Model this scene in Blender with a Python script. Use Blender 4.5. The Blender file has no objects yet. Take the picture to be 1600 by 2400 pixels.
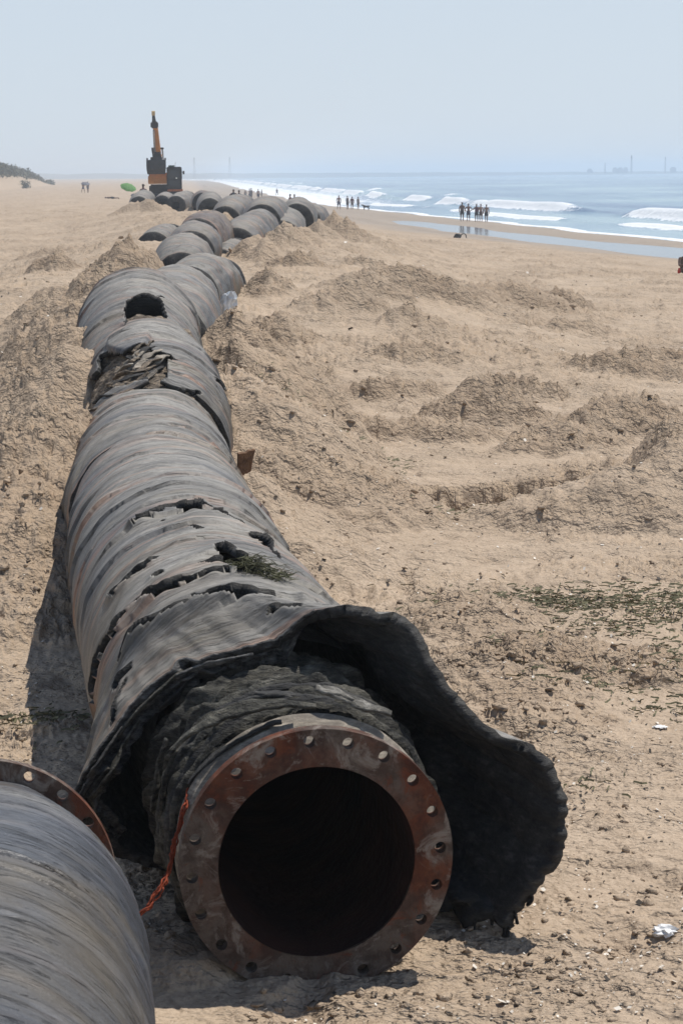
import bpy, bmesh, math, random
import numpy as np
from mathutils import Vector, Matrix
R_ = math.radians
random.seed(7); rng = np.random.default_rng(7)
S = bpy.context.scene; COL = S.collection

# ------------------------------------------------------------------ camera, sky, sun, exposure
EYE = 2.94
PITCH = math.atan(792/4400); ROLL = R_(0.63); FPX = 4400.0
fw = np.array([0, math.cos(PITCH), -math.sin(PITCH)]); up_ = np.array([0, math.sin(PITCH), math.cos(PITCH)]); rt = np.array([1., 0, 0])
cR = math.cos(ROLL)*rt - math.sin(ROLL)*up_; cU = math.sin(ROLL)*rt + math.cos(ROLL)*up_
cam = bpy.data.cameras.new('camera'); camo = bpy.data.objects.new('camera', cam); COL.objects.link(camo)
m = Matrix.Identity(4)
for i in range(3):
    m[i][0] = cR[i]; m[i][1] = cU[i]; m[i][2] = -fw[i]
m[0][3], m[1][3], m[2][3] = 0, 0, EYE
camo.matrix_world = m
cam.sensor_fit = 'VERTICAL'; cam.sensor_height = 36; cam.sensor_width = 24; cam.lens = FPX/2400*36
cam.clip_start = 0.05; cam.clip_end = 9000
cam.dof.use_dof = True; cam.dof.focus_distance = 12.5; cam.dof.aperture_fstop = 14
S.camera = camo
SUN = np.array([0.34, 0.30, 1.0]); SUN /= np.linalg.norm(SUN)
w = bpy.data.worlds.new('World'); S.world = w; w.use_nodes = True
nt = w.node_tree; nt.nodes.clear()
sky = nt.nodes.new('ShaderNodeTexSky'); sky.sky_type = 'NISHITA'; sky.sun_disc = False
sky.sun_elevation = math.asin(SUN[2]); sky.sun_rotation = math.atan2(SUN[0], SUN[1])
sky.air_density = 1.0; sky.dust_density = 0.3; sky.ozone_density = 2.0; sky.altitude = 0
bg = nt.nodes.new('ShaderNodeBackground'); bg.inputs['Strength'].default_value = 0.10
wo = nt.nodes.new('ShaderNodeOutputWorld')
# thin sea haze whitens the lower sky and thins out upwards
tc_ = nt.nodes.new('ShaderNodeTexCoord'); sx_ = nt.nodes.new('ShaderNodeSeparateXYZ'); nt.links.new(tc_.outputs['Generated'], sx_.inputs[0])
rp_ = nt.nodes.new('ShaderNodeValToRGB'); rp_.color_ramp.elements[0].position = .0; rp_.color_ramp.elements[0].color = (.9,)*3+(1,); rp_.color_ramp.elements[1].position = .75; rp_.color_ramp.elements[1].color = (.0,)*3+(1,)
rp_.color_ramp.interpolation = 'EASE'; nt.links.new(sx_.outputs[2], rp_.inputs[0])
mx_ = nt.nodes.new('ShaderNodeMix'); mx_.data_type = 'RGBA'; mx_.inputs[7].default_value = (6.45, 7.3, 8.3, 1)
nt.links.new(rp_.outputs[0], mx_.inputs[0]); nt.links.new(sky.outputs[0], mx_.inputs[6])
nt.links.new(mx_.outputs[2], bg.inputs[0]); nt.links.new(bg.outputs[0], wo.inputs[0])
sl = bpy.data.lights.new('sun', 'SUN'); sl.energy = 4.3; sl.angle = R_(0.5); sl.color = (1, 0.955, 0.89)
so = bpy.data.objects.new('sun', sl); COL.objects.link(so)
so.rotation_euler = Vector(SUN).to_track_quat('Z', 'Y').to_euler(); so.location = (20, 20, 60)
S.view_settings.view_transform = 'Standard'; S.view_settings.look = 'None'
S.view_settings.exposure = 0; S.view_settings.gamma = 1; S.view_settings.use_curve_mapping = False
S.render.engine = 'CYCLES'; S.cycles.use_denoising = True; S.cycles.max_bounces = 8
S.cycles.volume_bounces = 1

# ------------------------------------------------------------------ helpers
def ray(px, py):
    dx, dy = px-800, py-1200
    xl = dx*math.cos(ROLL) - dy*math.sin(ROLL); yl = dy*math.cos(ROLL) + dx*math.sin(ROLL)
    return xl*rt + FPX*fw - yl*up_
def atY(px, py, Y):
    d = ray(px, py); d = d/d[1]*Y
    return np.array([d[0], Y, EYE+d[2]])
def atZ(px, py, z):
    d = ray(px, py); d = d*((z-EYE)/d[2])
    return np.array([d[0], d[1], z])
def project(P):
    Q = P - np.array([0, 0, EYE])
    z = Q@fw; return 800 + FPX*(Q@cR)/z, 1200 - FPX*(Q@cU)/z
def tag(o, label=None, cat=None, group=None, kind=None):
    if label: o['label'] = label
    if cat: o['category'] = cat
    if group: o['group'] = group
    if kind: o['kind'] = kind
    return o
def empty(name, loc=(0, 0, 0), rz=0, label=None, cat=None, group=None):
    o = bpy.data.objects.new(name, None); COL.objects.link(o); o.empty_display_size = 0.2
    o.location = loc; o.rotation_euler = (0, 0, rz)
    return tag(o, label, cat, group)
def link(name, me, mat=None, parent=None):
    if mat is not None and not me.materials: me.materials.append(mat)
    o = bpy.data.objects.new(name, me); COL.objects.link(o)
    if parent: o.parent = parent
    return o
def copy_tree(o, parent=None):
    c = o.copy(); COL.objects.link(c)
    if parent: c.parent = parent
    for ch in list(o.children): copy_tree(ch, c)
    return c
def mesh_np(name, V, F, smooth=True, uv=None):
    """V (n,3); F (k,4) or (k,3) int"""
    V = np.asarray(V, dtype=np.float32); F = np.asarray(F, dtype=np.int32)
    me = bpy.data.meshes.new(name); n, k = len(V), F.shape[1]
    me.vertices.add(n); me.vertices.foreach_set('co', V.ravel())
    me.loops.add(F.size); me.loops.foreach_set('vertex_index', F.ravel())
    me.polygons.add(len(F)); me.polygons.foreach_set('loop_start', np.arange(0, F.size, k, dtype=np.int32))
    me.polygons.foreach_set('loop_total', np.full(len(F), k, dtype=np.int32))
    me.polygons.foreach_set('use_smooth', np.full(len(F), smooth, dtype=bool))
    if uv is not None:
        l = me.uv_layers.new(name='UVMap'); l.data.foreach_set('uv', np.asarray(uv, dtype=np.float32)[F.ravel()].ravel())
    me.update(calc_edges=True); return me
def grid_faces(nr, nc, keep=None):
    i = np.arange(nr-1)[:, None]*nc + np.arange(nc-1)[None]
    F = np.stack([i, i+1, i+nc+1, i+nc], -1)
    return F[keep] if keep is not None else F.reshape(-1, 4)
def attr(me, name, vals):
    a = me.attributes.new(name, 'FLOAT', 'POINT'); a.data.foreach_set('value', np.asarray(vals, dtype=np.float32).ravel())

def _h(ix, iy, s):
    n = (ix.astype(np.int64)*374761393 + iy.astype(np.int64)*668265263 + s*2147483647+1013) & 0xffffffff
    n = ((n ^ (n >> 13))*1274126177) & 0xffffffff
    return n ^ (n >> 16)
def perlin(x, y, s=0):
    x = np.asarray(x, float); y = np.asarray(y, float)
    xi, yi = np.floor(x), np.floor(y); xf, yf = x-xi, y-yi
    u = xf*xf*xf*(xf*(xf*6-15)+10); v = yf*yf*yf*(yf*(yf*6-15)+10)
    def g(dx, dy):
        a = _h(xi+dx, yi+dy, s)*(2*math.pi/4294967296)
        return np.cos(a)*(xf-dx) + np.sin(a)*(yf-dy)
    a, b, c, d = g(0, 0), g(1, 0), g(0, 1), g(1, 1)
    return ((a*(1-u)+b*u)*(1-v) + (c*(1-u)+d*u)*v)*1.5
def fbm(x, y, o=4, s=0, gain=.5):
    r = 0; a = 1; f = 1; t = 0
    for k in range(o):
        r = r + a*perlin(x*f, y*f, s+k*17); t += a; a *= gain; f *= 2.03
    return r/t
def ridged(x, y, o=4, s=0, gain=.55):
    r = 0; a = 1; f = 1; t = 0
    for k in range(o):
        r = r + a*(1-np.abs(perlin(x*f, y*f, s+k*17))*2); t += a; a *= gain; f *= 2.1
    return r/t
def ss(a, b, x):
    t = np.clip((np.asarray(x, float)-a)/(b-a), 0, 1); return t*t*(3-2*t)
def crom(P, n):
    """Catmull-Rom through rows of P, resampled evenly to n"""
    P = np.asarray(P, float)
    Q = np.vstack([2*P[0]-P[1], P, 2*P[-1]-P[-2]]); out = []
    for i in range(len(P)-1):
        p0, p1, p2, p3 = Q[i:i+4]
        for t in np.linspace(0, 1, 24, endpoint=False):
            out.append(.5*((2*p1)+(-p0+p2)*t+(2*p0-5*p1+4*p2-p3)*t*t+(-p0+3*p1-3*p2+p3)*t**3))
    out.append(P[-1]); out = np.array(out)
    L = np.r_[0, np.cumsum(np.linalg.norm(np.diff(out[:, :3], axis=0), axis=1))]
    t = np.linspace(0, L[-1], n)
    return np.stack([np.interp(t, L, out[:, k]) for k in range(P.shape[1])], 1), t

# ------------------------------------------------------------------ materials
class NB:
    def __init__(s, name):
        s.m = bpy.data.materials.new(name); s.m.use_nodes = True; s.t = s.m.node_tree
        s.b = s.t.nodes['Principled BSDF']; s.o = s.t.nodes['Material Output']
    def n(s, ty, **kw):
        n = s.t.nodes.new('ShaderNode'+ty)
        for k, v in kw.items():
            if k.startswith('i_'):
                s.set(n.inputs[int(k[2:])] if k[2:].isdigit() else n.inputs[k[2:]], v)
            else: setattr(n, k, v)
        return n
    def set(s, sock, v):
        if isinstance(v, bpy.types.NodeSocket): s.t.links.new(v, sock)
        elif isinstance(v, bpy.types.Node): s.t.links.new(v.outputs[0], sock)
        else:
            if sock.type == 'RGBA' and len(v) == 3: v = (*v, 1)
            sock.default_value = v
    def ramp(s, fac, stops):
        n = s.n('ValToRGB'); s.set(n.inputs[0], fac); e = n.color_ramp.elements
        while len(e) < len(stops): e.new(.5)
        for k, (p, c) in enumerate(stops):
            e[k].position = p
            if not isinstance(c, (tuple, list)): c = (c, c, c)
            e[k].color = (*c, 1)
        return n.outputs[0]
    def mix(s, fac, a, b, mode='MIX'):
        n = s.n('Mix', data_type='RGBA', blend_type=mode); s.set(n.inputs[0], fac); s.set(n.inputs[6], a); s.set(n.inputs[7], b)
        return n.outputs[2]
    def math(s, op, a, b=None):
        n = s.n('Math', operation=op); s.set(n.inputs[0], a)
        if b is not None: s.set(n.inputs[1], b)
        return n.outputs[0]
    def noise(s, vec, scale, detail=4, rough=.55, dist=0):
        n = s.n('TexNoise'); s.set(n.inputs['Vector'], vec); n.inputs['Scale'].default_value = scale
        n.inputs['Detail'].default_value = detail; n.inputs['Roughness'].default_value = rough; n.inputs['Distortion'].default_value = dist
        return n.outputs[0]
    def mapv(s, vec, scale=(1, 1, 1), rot=(0, 0, 0), loc=(0, 0, 0)):
        n = s.n('Mapping'); s.set(n.inputs[0], vec); n.inputs['Scale'].default_value = scale; n.inputs['Rotation'].default_value = rot; n.inputs['Location'].default_value = loc
        return n.outputs[0]
    def bump(s, h, dist, strength=1, normal=None):
        n = s.n('Bump'); s.set(n.inputs['Height'], h); n.inputs['Distance'].default_value = dist; n.inputs['Strength'].default_value = strength
        if normal is not None: s.set(n.inputs['Normal'], normal)
        return n.outputs[0]
    def P(s, **kw):
        for k, v in kw.items(): s.set(s.b.inputs[k.replace('_', ' ')], v)
        return s.m
def simple(name, col, rough=.7, metal=0, var=.25, scale=6, bump=0, spec=.3):
    b = NB(name); c = b.n('TexCoord').outputs['Object']
    f = b.noise(c, scale, 5)
    lo = tuple(x*(1-var) for x in col); hi = tuple(min(1, x*(1+var)) for x in col)
    col_ = b.ramp(f, [(.3, lo), (.7, hi)])
    b.P(Base_Color=col_, Roughness=rough, Metallic=metal, Specular_IOR_Level=spec)
    if bump: b.P(Normal=b.bump(b.noise(c, scale*4, 4), bump))
    return b.m

def mat_sand():
    b = NB('dry_beach_sand'); g = b.n('NewGeometry').outputs['Position']
    wet = b.n('Attribute', attribute_name='wet').outputs['Fac']; dug = b.n('Attribute', attribute_name='dug').outputs['Fac']
    n1 = b.noise(g, .35, 5, .6); n2 = b.noise(g, 4.5, 6, .65); n3 = b.noise(g, 55, 5, .7)
    c = b.ramp(n1, [(.3, (.45, .345, .245)), (.7, (.53, .42, .31))])
    c = b.mix(b.ramp(n2, [(.35, .5), (.6, 0.)]), c, (.40, .305, .215))
    c = b.mix(b.ramp(n3, [(.36, .5), (.55, 0.)]), c, (.26, .195, .135))
    v = b.n('TexVoronoi', i_Scale=95.); b.set(v.inputs['Vector'], g)
    sp = b.math('LESS_THAN', v.outputs['Distance'], .16)
    rnd = b.n('SeparateColor'); b.set(rnd.inputs[0], v.outputs['Color'])
    shell = b.math('MULTIPLY', sp, b.math('GREATER_THAN', rnd.outputs[0], .86))
    dark = b.math('MULTIPLY', sp, b.math('LESS_THAN', rnd.outputs[0], .14))
    c = b.mix(shell, c, (.66, .58, .48)); c = b.mix(dark, c, (.12, .085, .06))
    dn = b.ramp(b.noise(g, 2.2, 6, .68, .5), [(.36, 1.), (.56, .35), (.7, .0)])
    c = b.mix(b.math('MULTIPLY', b.math('MULTIPLY', dug, dn), .7), c, (.30, .215, .145))
    c = b.mix(b.math('MULTIPLY', dug, .2), c, (.36, .27, .185))
    c = b.mix(wet, c, (.34, .27, .20))
    pm = b.math('ADD', b.ramp(b.noise(b.mapv(g, (.8, 1.4, 1)), .9, 4, .6, .4), [(.40, .22), (.60, .85)]), b.math('MULTIPLY', dug, .5))
    q0 = b.ramp(b.noise(b.mapv(g, (1, 1.2, 1)), 3.2, 4, .55, .15), [(.38, 0.), (.52, .6), (.66, 1.)])
    q1 = b.ramp(b.noise(b.mapv(g, (1, 1.4, 1)), 8, 3, .6, .15), [(.40, 0.), (.52, .65), (.66, 1.)])
    q2 = b.ramp(b.noise(b.mapv(g, (1, 1.5, 1)), 22, 3, .6, .1), [(.40, 0.), (.52, .65), (.64, 1.)])
    h = b.math('MULTIPLY', pm, b.math('ADD', b.math('ADD', b.math('MULTIPLY', q1, .034), b.math('MULTIPLY', q0, .034)), b.math('MULTIPLY', q2, .011)))
    h = b.math('ADD', h, b.math('MULTIPLY', b.noise(g, 60, 4, .7), .004))
    ro = b.math('SUBTRACT', .95, b.math('MULTIPLY', wet, .5))
    return b.P(Base_Color=c, Roughness=ro, Specular_IOR_Level=.22, Normal=b.bump(h, 1.0, 1.))
def mat_rubber(name, tone=(.16, .165, .17), rust=.35, sand=.4, gloss=.5, seed=0, groove=0.5, dark=.3):
    """weathered, wound rubber; UV.x runs round the hose, UV.y along it, in metres"""
    b = NB(name); uv = b.n('UVMap').outputs[0]; L = (seed*3.1, seed*7.7, 0)
    st = b.mapv(uv, (.42, 4.6, 1), (0, 0, .07), L); st2 = b.mapv(uv, (1.1, 34., 1), (0, 0, -.05), L); st3 = b.mapv(uv, (.22, 1.8, 1), (0, 0, .12), L)
    s1 = b.noise(st, 1.6, 7, .62, .35); s2 = b.noise(st2, 1.3, 5, .65); s3 = b.noise(st3, 1.5, 4, .6, .6)
    blot = b.noise(b.mapv(uv, (1, 1, 1), (0, 0, 0), L), 1.3, 5, .6, .5); fine = b.noise(b.mapv(uv, (1, 1.6, 1), (0, 0, 0), L), 26, 5, .7)
    lo = tuple(x*.5 for x in tone); hi = tuple(min(1, x*1.55) for x in tone)
    c = b.ramp(s1, [(.32, lo), (.48, tone), (.66, hi)])
    c = b.mix(b.ramp(s2, [(.36, .28), (.5, 0.)]), c, tuple(x*.4 for x in tone))
    big_ = b.noise(b.mapv(uv, (.35, .9, 1), (0, 0, .1), L), 1.1, 6, .62, .8)
    c = b.mix(b.ramp(big_, [(.36, .6), (.5, 0.)]), c, (.045, .045, .05)); c = b.mix(b.ramp(big_, [(.52, 0.), (.68, .55)]), c, (.27, .25, .22))
    c = b.mix(b.ramp(s3, [(.3, dark), (.55, 0.)]), c, (.05, .055, .065))
    c = b.mix(b.math('MULTIPLY', b.ramp(b.noise(b.mapv(st, (1, .8, 1), (0, 0, 0), (5, 9, 0)), 1.4, 6, .6, .4), [(.53, 0.), (.63, rust)]), 1.), c, (.30, .155, .095))
    c = b.mix(b.ramp(b.noise(b.mapv(st3, (2, 1.2, 1), (0, 0, 0), (3, 2, 0)), 2.2, 6, .6, .5), [(.56, 0.), (.7, rust*.55)]), c, (.27, .215, .12))
    mo = b.noise(b.mapv(uv, (1, 2.2, 1), (0, 0, .3), L), 5.5, 6, .72, .6)
    c = b.mix(b.ramp(mo, [(.36, .62), (.47, 0.)]), c, tuple(x*.3 for x in tone)); c = b.mix(b.ramp(mo, [(.56, 0.), (.68, .45)]), c, tuple(min(1, x*2.1+.03) for x in tone))
    ck = b.noise(b.mapv(uv, (.5, 14, 1), (0, 0, .05), L), 1.5, 6, .7, .8)
    ckm = b.ramp(ck, [(.478, 0.), (.497, 1.), (.503, 1.), (.522, 0.)]); ckm = b.math('MULTIPLY', ckm, b.ramp(mo, [(.45, 0.), (.55, .8)]))
    c = b.mix(ckm, c, (.018, .018, .018))
    ol = b.noise(b.mapv(uv, (.6, .8, 1), (0, 0, .2), (L[0]+4, L[1], 0)), 1.2, 5, .6, .6)
    c = b.mix(b.ramp(ol, [(.50, 0.), (.64, .5)]), c, (.15, .115, .065)); c = b.mix(b.ramp(ol, [(.32, .5), (.44, 0.)]), c, (.05, .06, .085))
    # sand caught on upward faces, strengthened to paint lit tops against dark sides
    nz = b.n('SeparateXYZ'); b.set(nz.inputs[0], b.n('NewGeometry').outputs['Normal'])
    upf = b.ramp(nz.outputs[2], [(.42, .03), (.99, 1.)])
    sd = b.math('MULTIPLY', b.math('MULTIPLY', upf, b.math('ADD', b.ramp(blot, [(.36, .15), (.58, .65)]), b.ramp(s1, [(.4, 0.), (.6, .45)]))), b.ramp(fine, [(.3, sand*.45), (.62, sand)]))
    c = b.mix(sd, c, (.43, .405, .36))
    sc = b.noise(b.mapv(uv, (2.2, 60, 1), (0, 0, .35), L), 1.6, 4, .7)
    c = b.mix(b.ramp(sc, [(.66, 0.), (.74, .25)]), c, (.30, .30, .29))
    h = b.math('ADD', b.math('MULTIPLY', s2, .012*groove*2), b.math('ADD', b.math('MULTIPLY', s1, .012), b.math('MULTIPLY', fine, .006)))
    h = b.math('ADD', b.math('SUBTRACT', h, b.math('MULTIPLY', ckm, .012)), b.math('MULTIPLY', mo, .010))
    ro = b.ramp(b.math('ADD', s2, sd), [(.3, gloss*.75), (1.1, .8)])
    return b.P(Base_Color=c, Roughness=ro, Specular_IOR_Level=.42, Normal=b.bump(h, 1., .8))
def mat_torn(name, a=(.018, .018, .019), bcol=(.11, .105, .095), cut=.5, bd=.03):
    b = NB(name); c = b.n('TexCoord').outputs['Object']
    n1 = b.noise(c, 5, 6, .65, .6); n2 = b.noise(b.mapv(c, (1, 1, 3)), 16, 6, .7, .3)
    col = b.ramp(b.math('MULTIPLY', b.math('ADD', n1, n2), .5), [(cut-.1, a), (cut+.03, tuple((x+y)/2.6 for x, y in zip(a, bcol))), (cut+.14, bcol)])
    h = b.math('ADD', n1, b.math('MULTIPLY', n2, .6))
    return b.P(Base_Color=col, Roughness=.75, Specular_IOR_Level=.35, Normal=b.bump(h, bd, 1.))
def mat_rust():
    b = NB('rusted_flange_steel'); c = b.n('TexCoord').outputs['Object']
    n1 = b.noise(c, 3.2, 6, .65, .6); n2 = b.noise(c, 14, 6, .7); n3 = b.noise(c, 1.3, 4, .6, 1.)
    col = b.ramp(n1, [(.3, (.03, .014, .010)), (.47, (.10, .032, .016)), (.58, (.15, .052, .026)), (.7, (.15, .115, .09))])
    col = b.mix(b.ramp(n3, [(.42, 0.), (.56, .85)]), col, (.135, .115, .095))
    col = b.mix(b.ramp(n2, [(.4, .6), (.55, 0.)]), col, (.04, .02, .014))
    n4 = b.noise(c, 7, 6, .7, 1.2)
    col = b.mix(b.ramp(n4, [(.53, 0.), (.64, .8)]), col, (.27, .235, .20)); col = b.mix(b.ramp(n4, [(.33, .8), (.43, 0.)]), col, (.16, .045, .02))
    return b.P(Base_Color=col, Roughness=.8, Metallic=.15, Specular_IOR_Level=.3, Normal=b.bump(b.math('ADD', n1, n2), .014, 1.))

SAND = mat_sand()
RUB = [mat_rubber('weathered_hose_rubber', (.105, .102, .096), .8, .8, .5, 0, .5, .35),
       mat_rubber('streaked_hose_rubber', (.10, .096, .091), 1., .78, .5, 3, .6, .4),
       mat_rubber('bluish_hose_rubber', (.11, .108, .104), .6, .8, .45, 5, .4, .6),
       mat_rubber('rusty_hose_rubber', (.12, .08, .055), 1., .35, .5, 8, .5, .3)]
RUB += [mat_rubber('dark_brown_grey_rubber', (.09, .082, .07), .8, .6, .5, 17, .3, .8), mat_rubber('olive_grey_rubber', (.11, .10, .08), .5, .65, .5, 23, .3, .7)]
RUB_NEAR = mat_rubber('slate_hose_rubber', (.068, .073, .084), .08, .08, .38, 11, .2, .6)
TORN = mat_torn('torn_black_rubber'); FLAPM = mat_torn('inner_rubber_lining', (.014, .014, .014), (.045, .042, .038), .54, .02)
FRAY = mat_torn('frayed_hose_cord', (.010, .010, .009), (.24, .225, .18), .52, .05)
CAKED = mat_torn('sand_caked_rubber', (.05, .04, .032), (.38, .30, .215), .46, .05)
BROKEN = mat_torn('broken_wall_rubber', (.016, .016, .016), (.42, .41, .39), .53, .06); RUST = mat_rust(); BOREM = simple('rusted_bore_lining', (.03, .010, .006), .8, 0, .5, 5, .01)  # broken wall: pale patches put grazing sun highlights into the colour

# ------------------------------------------------------------------ pipe line stations (x, y, z of the axis)
RAD = .625
SEG = {
 'A': [(-.30, 7.3, .60), (-.46, 8.0, .61), (-.62, 8.8, .61), (-.78, 9.7, .60), (-.94, 10.7, .60), (-1.10, 11.7, .61), (-1.22, 12.6, .61)],
 'B': [(-1.27, 12.55, .64), (-1.42, 14.0, .62), (-1.62, 15.85, .57)],
 'C': [(-1.56, 15.7, .61), (-1.68, 17.0, .80), (-1.88, 18.3, 1.04)],
 'D': [(-1.93, 17.5, .86), (-1.98, 18.5, 1.10), (-2.08, 19.5, 1.29), (-2.2, 20.7, 1.41)],
 'E': [(-1.98, 21.3, 1.02), (-2.2, 25, 1.02), (-2.56, 30.2, .985)],
 'F': [(-2.5, 31.2, .95), (-2.4, 33, .95), (-2.27, 35.2, .92)],
 'G': [(-2.95, 35.6, 1.0), (-3.1, 38, 1.14), (-3.28, 40.6, 1.175)],
 'H': [(-3.3, 42.5, 1.2), (-3.38, 45, 1.26), (-3.42, 46.5, 1.28)],
 'H2': [(-3.45, 46.8, 1.36), (-3.42, 49, 1.40), (-3.35, 51.5, 1.36)],
 'G2': [(-5.45, 56, .8), (-5.3, 60, .92)],
 'I': [(-2.85, 46.2, .72), (-2.7, 49.5, .88)],
 'J': [(-2.72, 50.5, 1.0), (-2.6, 54, 1.12), (-2.4, 59.3, 1.3)],
 'J2': [(-2.42, 60.5, 1.42), (-2.42, 64, 1.5), (-2.35, 69, 1.48)],
 'K': [(-1.78, 60.5, .95), (-1.8, 68, 1.2)],
 'K2': [(-1.5, 69, 1.3), (-1.5, 74, 1.4)],
 'K3': [(-1.2, 74, 1.15), (-.9, 79, 1.15)],
 'L': [(-4.15, 70, 1.25), (-3.95, 73.5, 1.52), (-3.6, 76, 1.45)],
 'M': [(-6.4, 95, 1.25), (-6.85, 102, 1.5)],
 'N': [(-7.3, 103, 1.45), (-7.6, 108, 1.45)],
 'O': [(-9.6, 113, 1.2), (-9.3, 118, 1.42)],
 'P': [(-10.8, 117, 1.25), (-10.9, 122, 1.35)],
 'Q': [(-11.7, 112, 1.2), (-12.0, 119, 1.5)],
}
BERM = []
for k, st in SEG.items():
    P, _ = crom(st, 14)
    for x, y, z in P:
        d = 0.0 if k in 'A' else (.1 if k == 'B' else .3)
        BERM.append((x, y, z-RAD+{'A': -.3, 'B': .10, 'C': .12, 'D': .2}.get(k, .14)))
BERM = np.array(BERM)

# ------------------------------------------------------------------ terrain heights
SHY = np.array([-60, 50, 114, 136, 158, 201, 223, 300, 600, 1100, 1600, 2200, 3200.]); SHX = np.array([54, 33, 20.7, 16.4, 12.9, 7.6, 3, -6, -31, -68, -110, -220, -600.])
def shore(X, Y): return (np.interp(Y, SHY, SHX)-X)*.98 + .5*np.sin(Y*.09) + .25*np.sin(Y*.31+1)
HS = np.array([-200, -60, -20, -3, 0, 3, 4.8, 6, 9, 10.2, 14, 22, 30, 38, 70, 120, 400.]); HZ = np.array([-6, -3, -1.9, -1.4, -1.25, -1.12, -1.15, -1.26, -1.26, -1.1, -.85, -.42, -.12, 0, .05, .5, 1.5])
MOUNDS = []   # x, y, rx, ry, rot, height, clumpiness
def mpx(px, py, rx, ry, h, rot=0, cl=.5, z=0):
    p = atZ(px*1.0204, py*1.0204, z); MOUNDS.append((p[0], p[1], rx, ry, rot, h, cl))
mpx(1190, 712, 2.0, .9, .36, .15, .7); mpx(1290, 700, 1.2, .7, .34, 0, .9); mpx(1080, 722, 1.3, .7, .22, 0, .6)
mpx(930, 752, 1.6, .9, .40, .1, .7); mpx(1030, 752, 1.0, .7, .34, 0, .8); mpx(840, 772, 1.3, .8, .25, 0, .6)
mpx(1345, 765, 1.0, .6, .2, 0, .6); mpx(780, 805, 1.1, .8, .3, .3, .6); mpx(950, 818, .8, .6, .2, 0, .5)
mpx(965, 868, .9, .5, .16, 0, .8); mpx(1115, 965, 1.1, .8, .36, 0, .8); mpx(1180, 920, 1.0, .5, .15, 0, .9)
mpx(1420, 990, 1.5, .9, .28, .2, .8); mpx(1500, 860, 1.8, .8, .26, 0, .9); mpx(1440, 1160, 1.65, 1.35, .55, .25, .35)
mpx(1545, 1120, 1.3, 1.3, .45, 0, .5); mpx(1290, 1020, 1.2, .5, .15, .2, .7); mpx(850, 1000, 1.0, .5, .16, 0, .7); mpx(1000, 1000, 1.0, .5, .14, 0, .7)
mpx(700, 920, .9, .4, .12, 0, .6); mpx(900, 925, 1.1, .5, .14, .1, .7); mpx(680, 1140, .9, .9, .30, .3, .5); mpx(800, 1190, 1.1, .7, .2, .2, .4)
mpx(620, 1240, .7, .9, .25, 0, .4); mpx(600, 1010, .7, .8, .3, 0, .6); mpx(680, 715, .9, .5, .22, 0, .8); mpx(870, 615, 1.5, .8, .2, 0, .4); mpx(840, 690, 1.2, .6, .15, 0, .6)
mpx(1120, 1440, .5, .5, .12, .5, .45); mpx(1170, 1530, .55, .5, .14, .5, .45); mpx(1200, 1600, .5, .5, .14, .5, .45); mpx(1080, 1400, .5, .35, .09, 0, .45); mpx(1260, 1680, .45, .3, .09, 0, .45)
mpx(1330, 1540, .8, .4, .08, 0, .8)
mpx(70, 1250, 1.1, 2.2, .62, 0, .6); mpx(60, 1090, 1.3, 1.6, .5, .2, .8); mpx(110, 960, 1.0, 1.4, .55, 0, .8); mpx(30, 960, 1.1, 1., .3, 0, .8)
mpx(130, 840, 1.2, 1.6, .5, 0, .6); mpx(50, 890, 1.4, 1.2, .3, 0, .5); mpx(120, 725, .8, .6, .3, 0, 1.)
mpx(100, 615, 1.4, .8, .2, 0, .6)
mpx(620, 780, .55, 1.8, .25, .0, .8); mpx(650, 850, .7, 1.3, .3, .2, .8)
mpx(380, 2200, .25, .2, .12, 0, .8); mpx(960, 2330, .5, .25, .03, 0, .1); mpx(440, 2250, .25, .2, .07, 0, .5)
CONES = []
def cone(px, py, Y, sl=.6, ky=.8, cl=.6):
    p = atY(px*1.0204, py*1.0204, Y); CONES.append((p[0], Y, p[2], sl, ky, cl))
cone(588, 536, 45, .85, 1., .5); cone(605, 552, 43.5, .8, 1., .6); cone(655, 505, 53, .85, 1., .4); cone(690, 512, 54, .8, 1., .6); cone(735, 503, 60, .85, 1., .4); cone(765, 487, 63, .8, 1., .9); cone(790, 500, 62, .75, 1., .9)
cone(340, 455, 110, .7, 1.); cone(375, 466, 112, .8, 1.); cone(440, 472, 105, .7, 1.); cone(520, 486, 66, .8, 1.); cone(310, 464, 110, .5, 1.); cone(500, 492, 62, .6, 1.)
cone(300, 540, 33.5, .95, 1., 1.); cone(282, 556, 31.5, .9, 1., 1.); cone(255, 595, 28, .8, .9, .9); cone(230, 635, 25, .75, .9, .8); cone(205, 668, 22.5, .8, .9, .8)
cone(536, 705, 21.3, .9, 1., .6); cone(548, 755, 19.9, .9, 1., .7); cone(560, 830, 17.9, .75, 1., .6); cone(580, 880, 17.0, .6, 1., .6)
cone(178, 735, 18.6, .9, 1., .5); cone(150, 775, 17.6, .8, 1., .6); cone(125, 905, 15.0, .85, .9, .7); cone(95, 935, 14.6, .7, .9, .9); cone(60, 1060, 13.6, .55, .8, .7); cone(20, 1150, 12.9, .5, .8, .6)
cone(570, 1075, 14.6, .7, 1., .4); cone(600, 1190, 13.6, .5, 1., .3)
ROUGH = [None]
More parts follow.
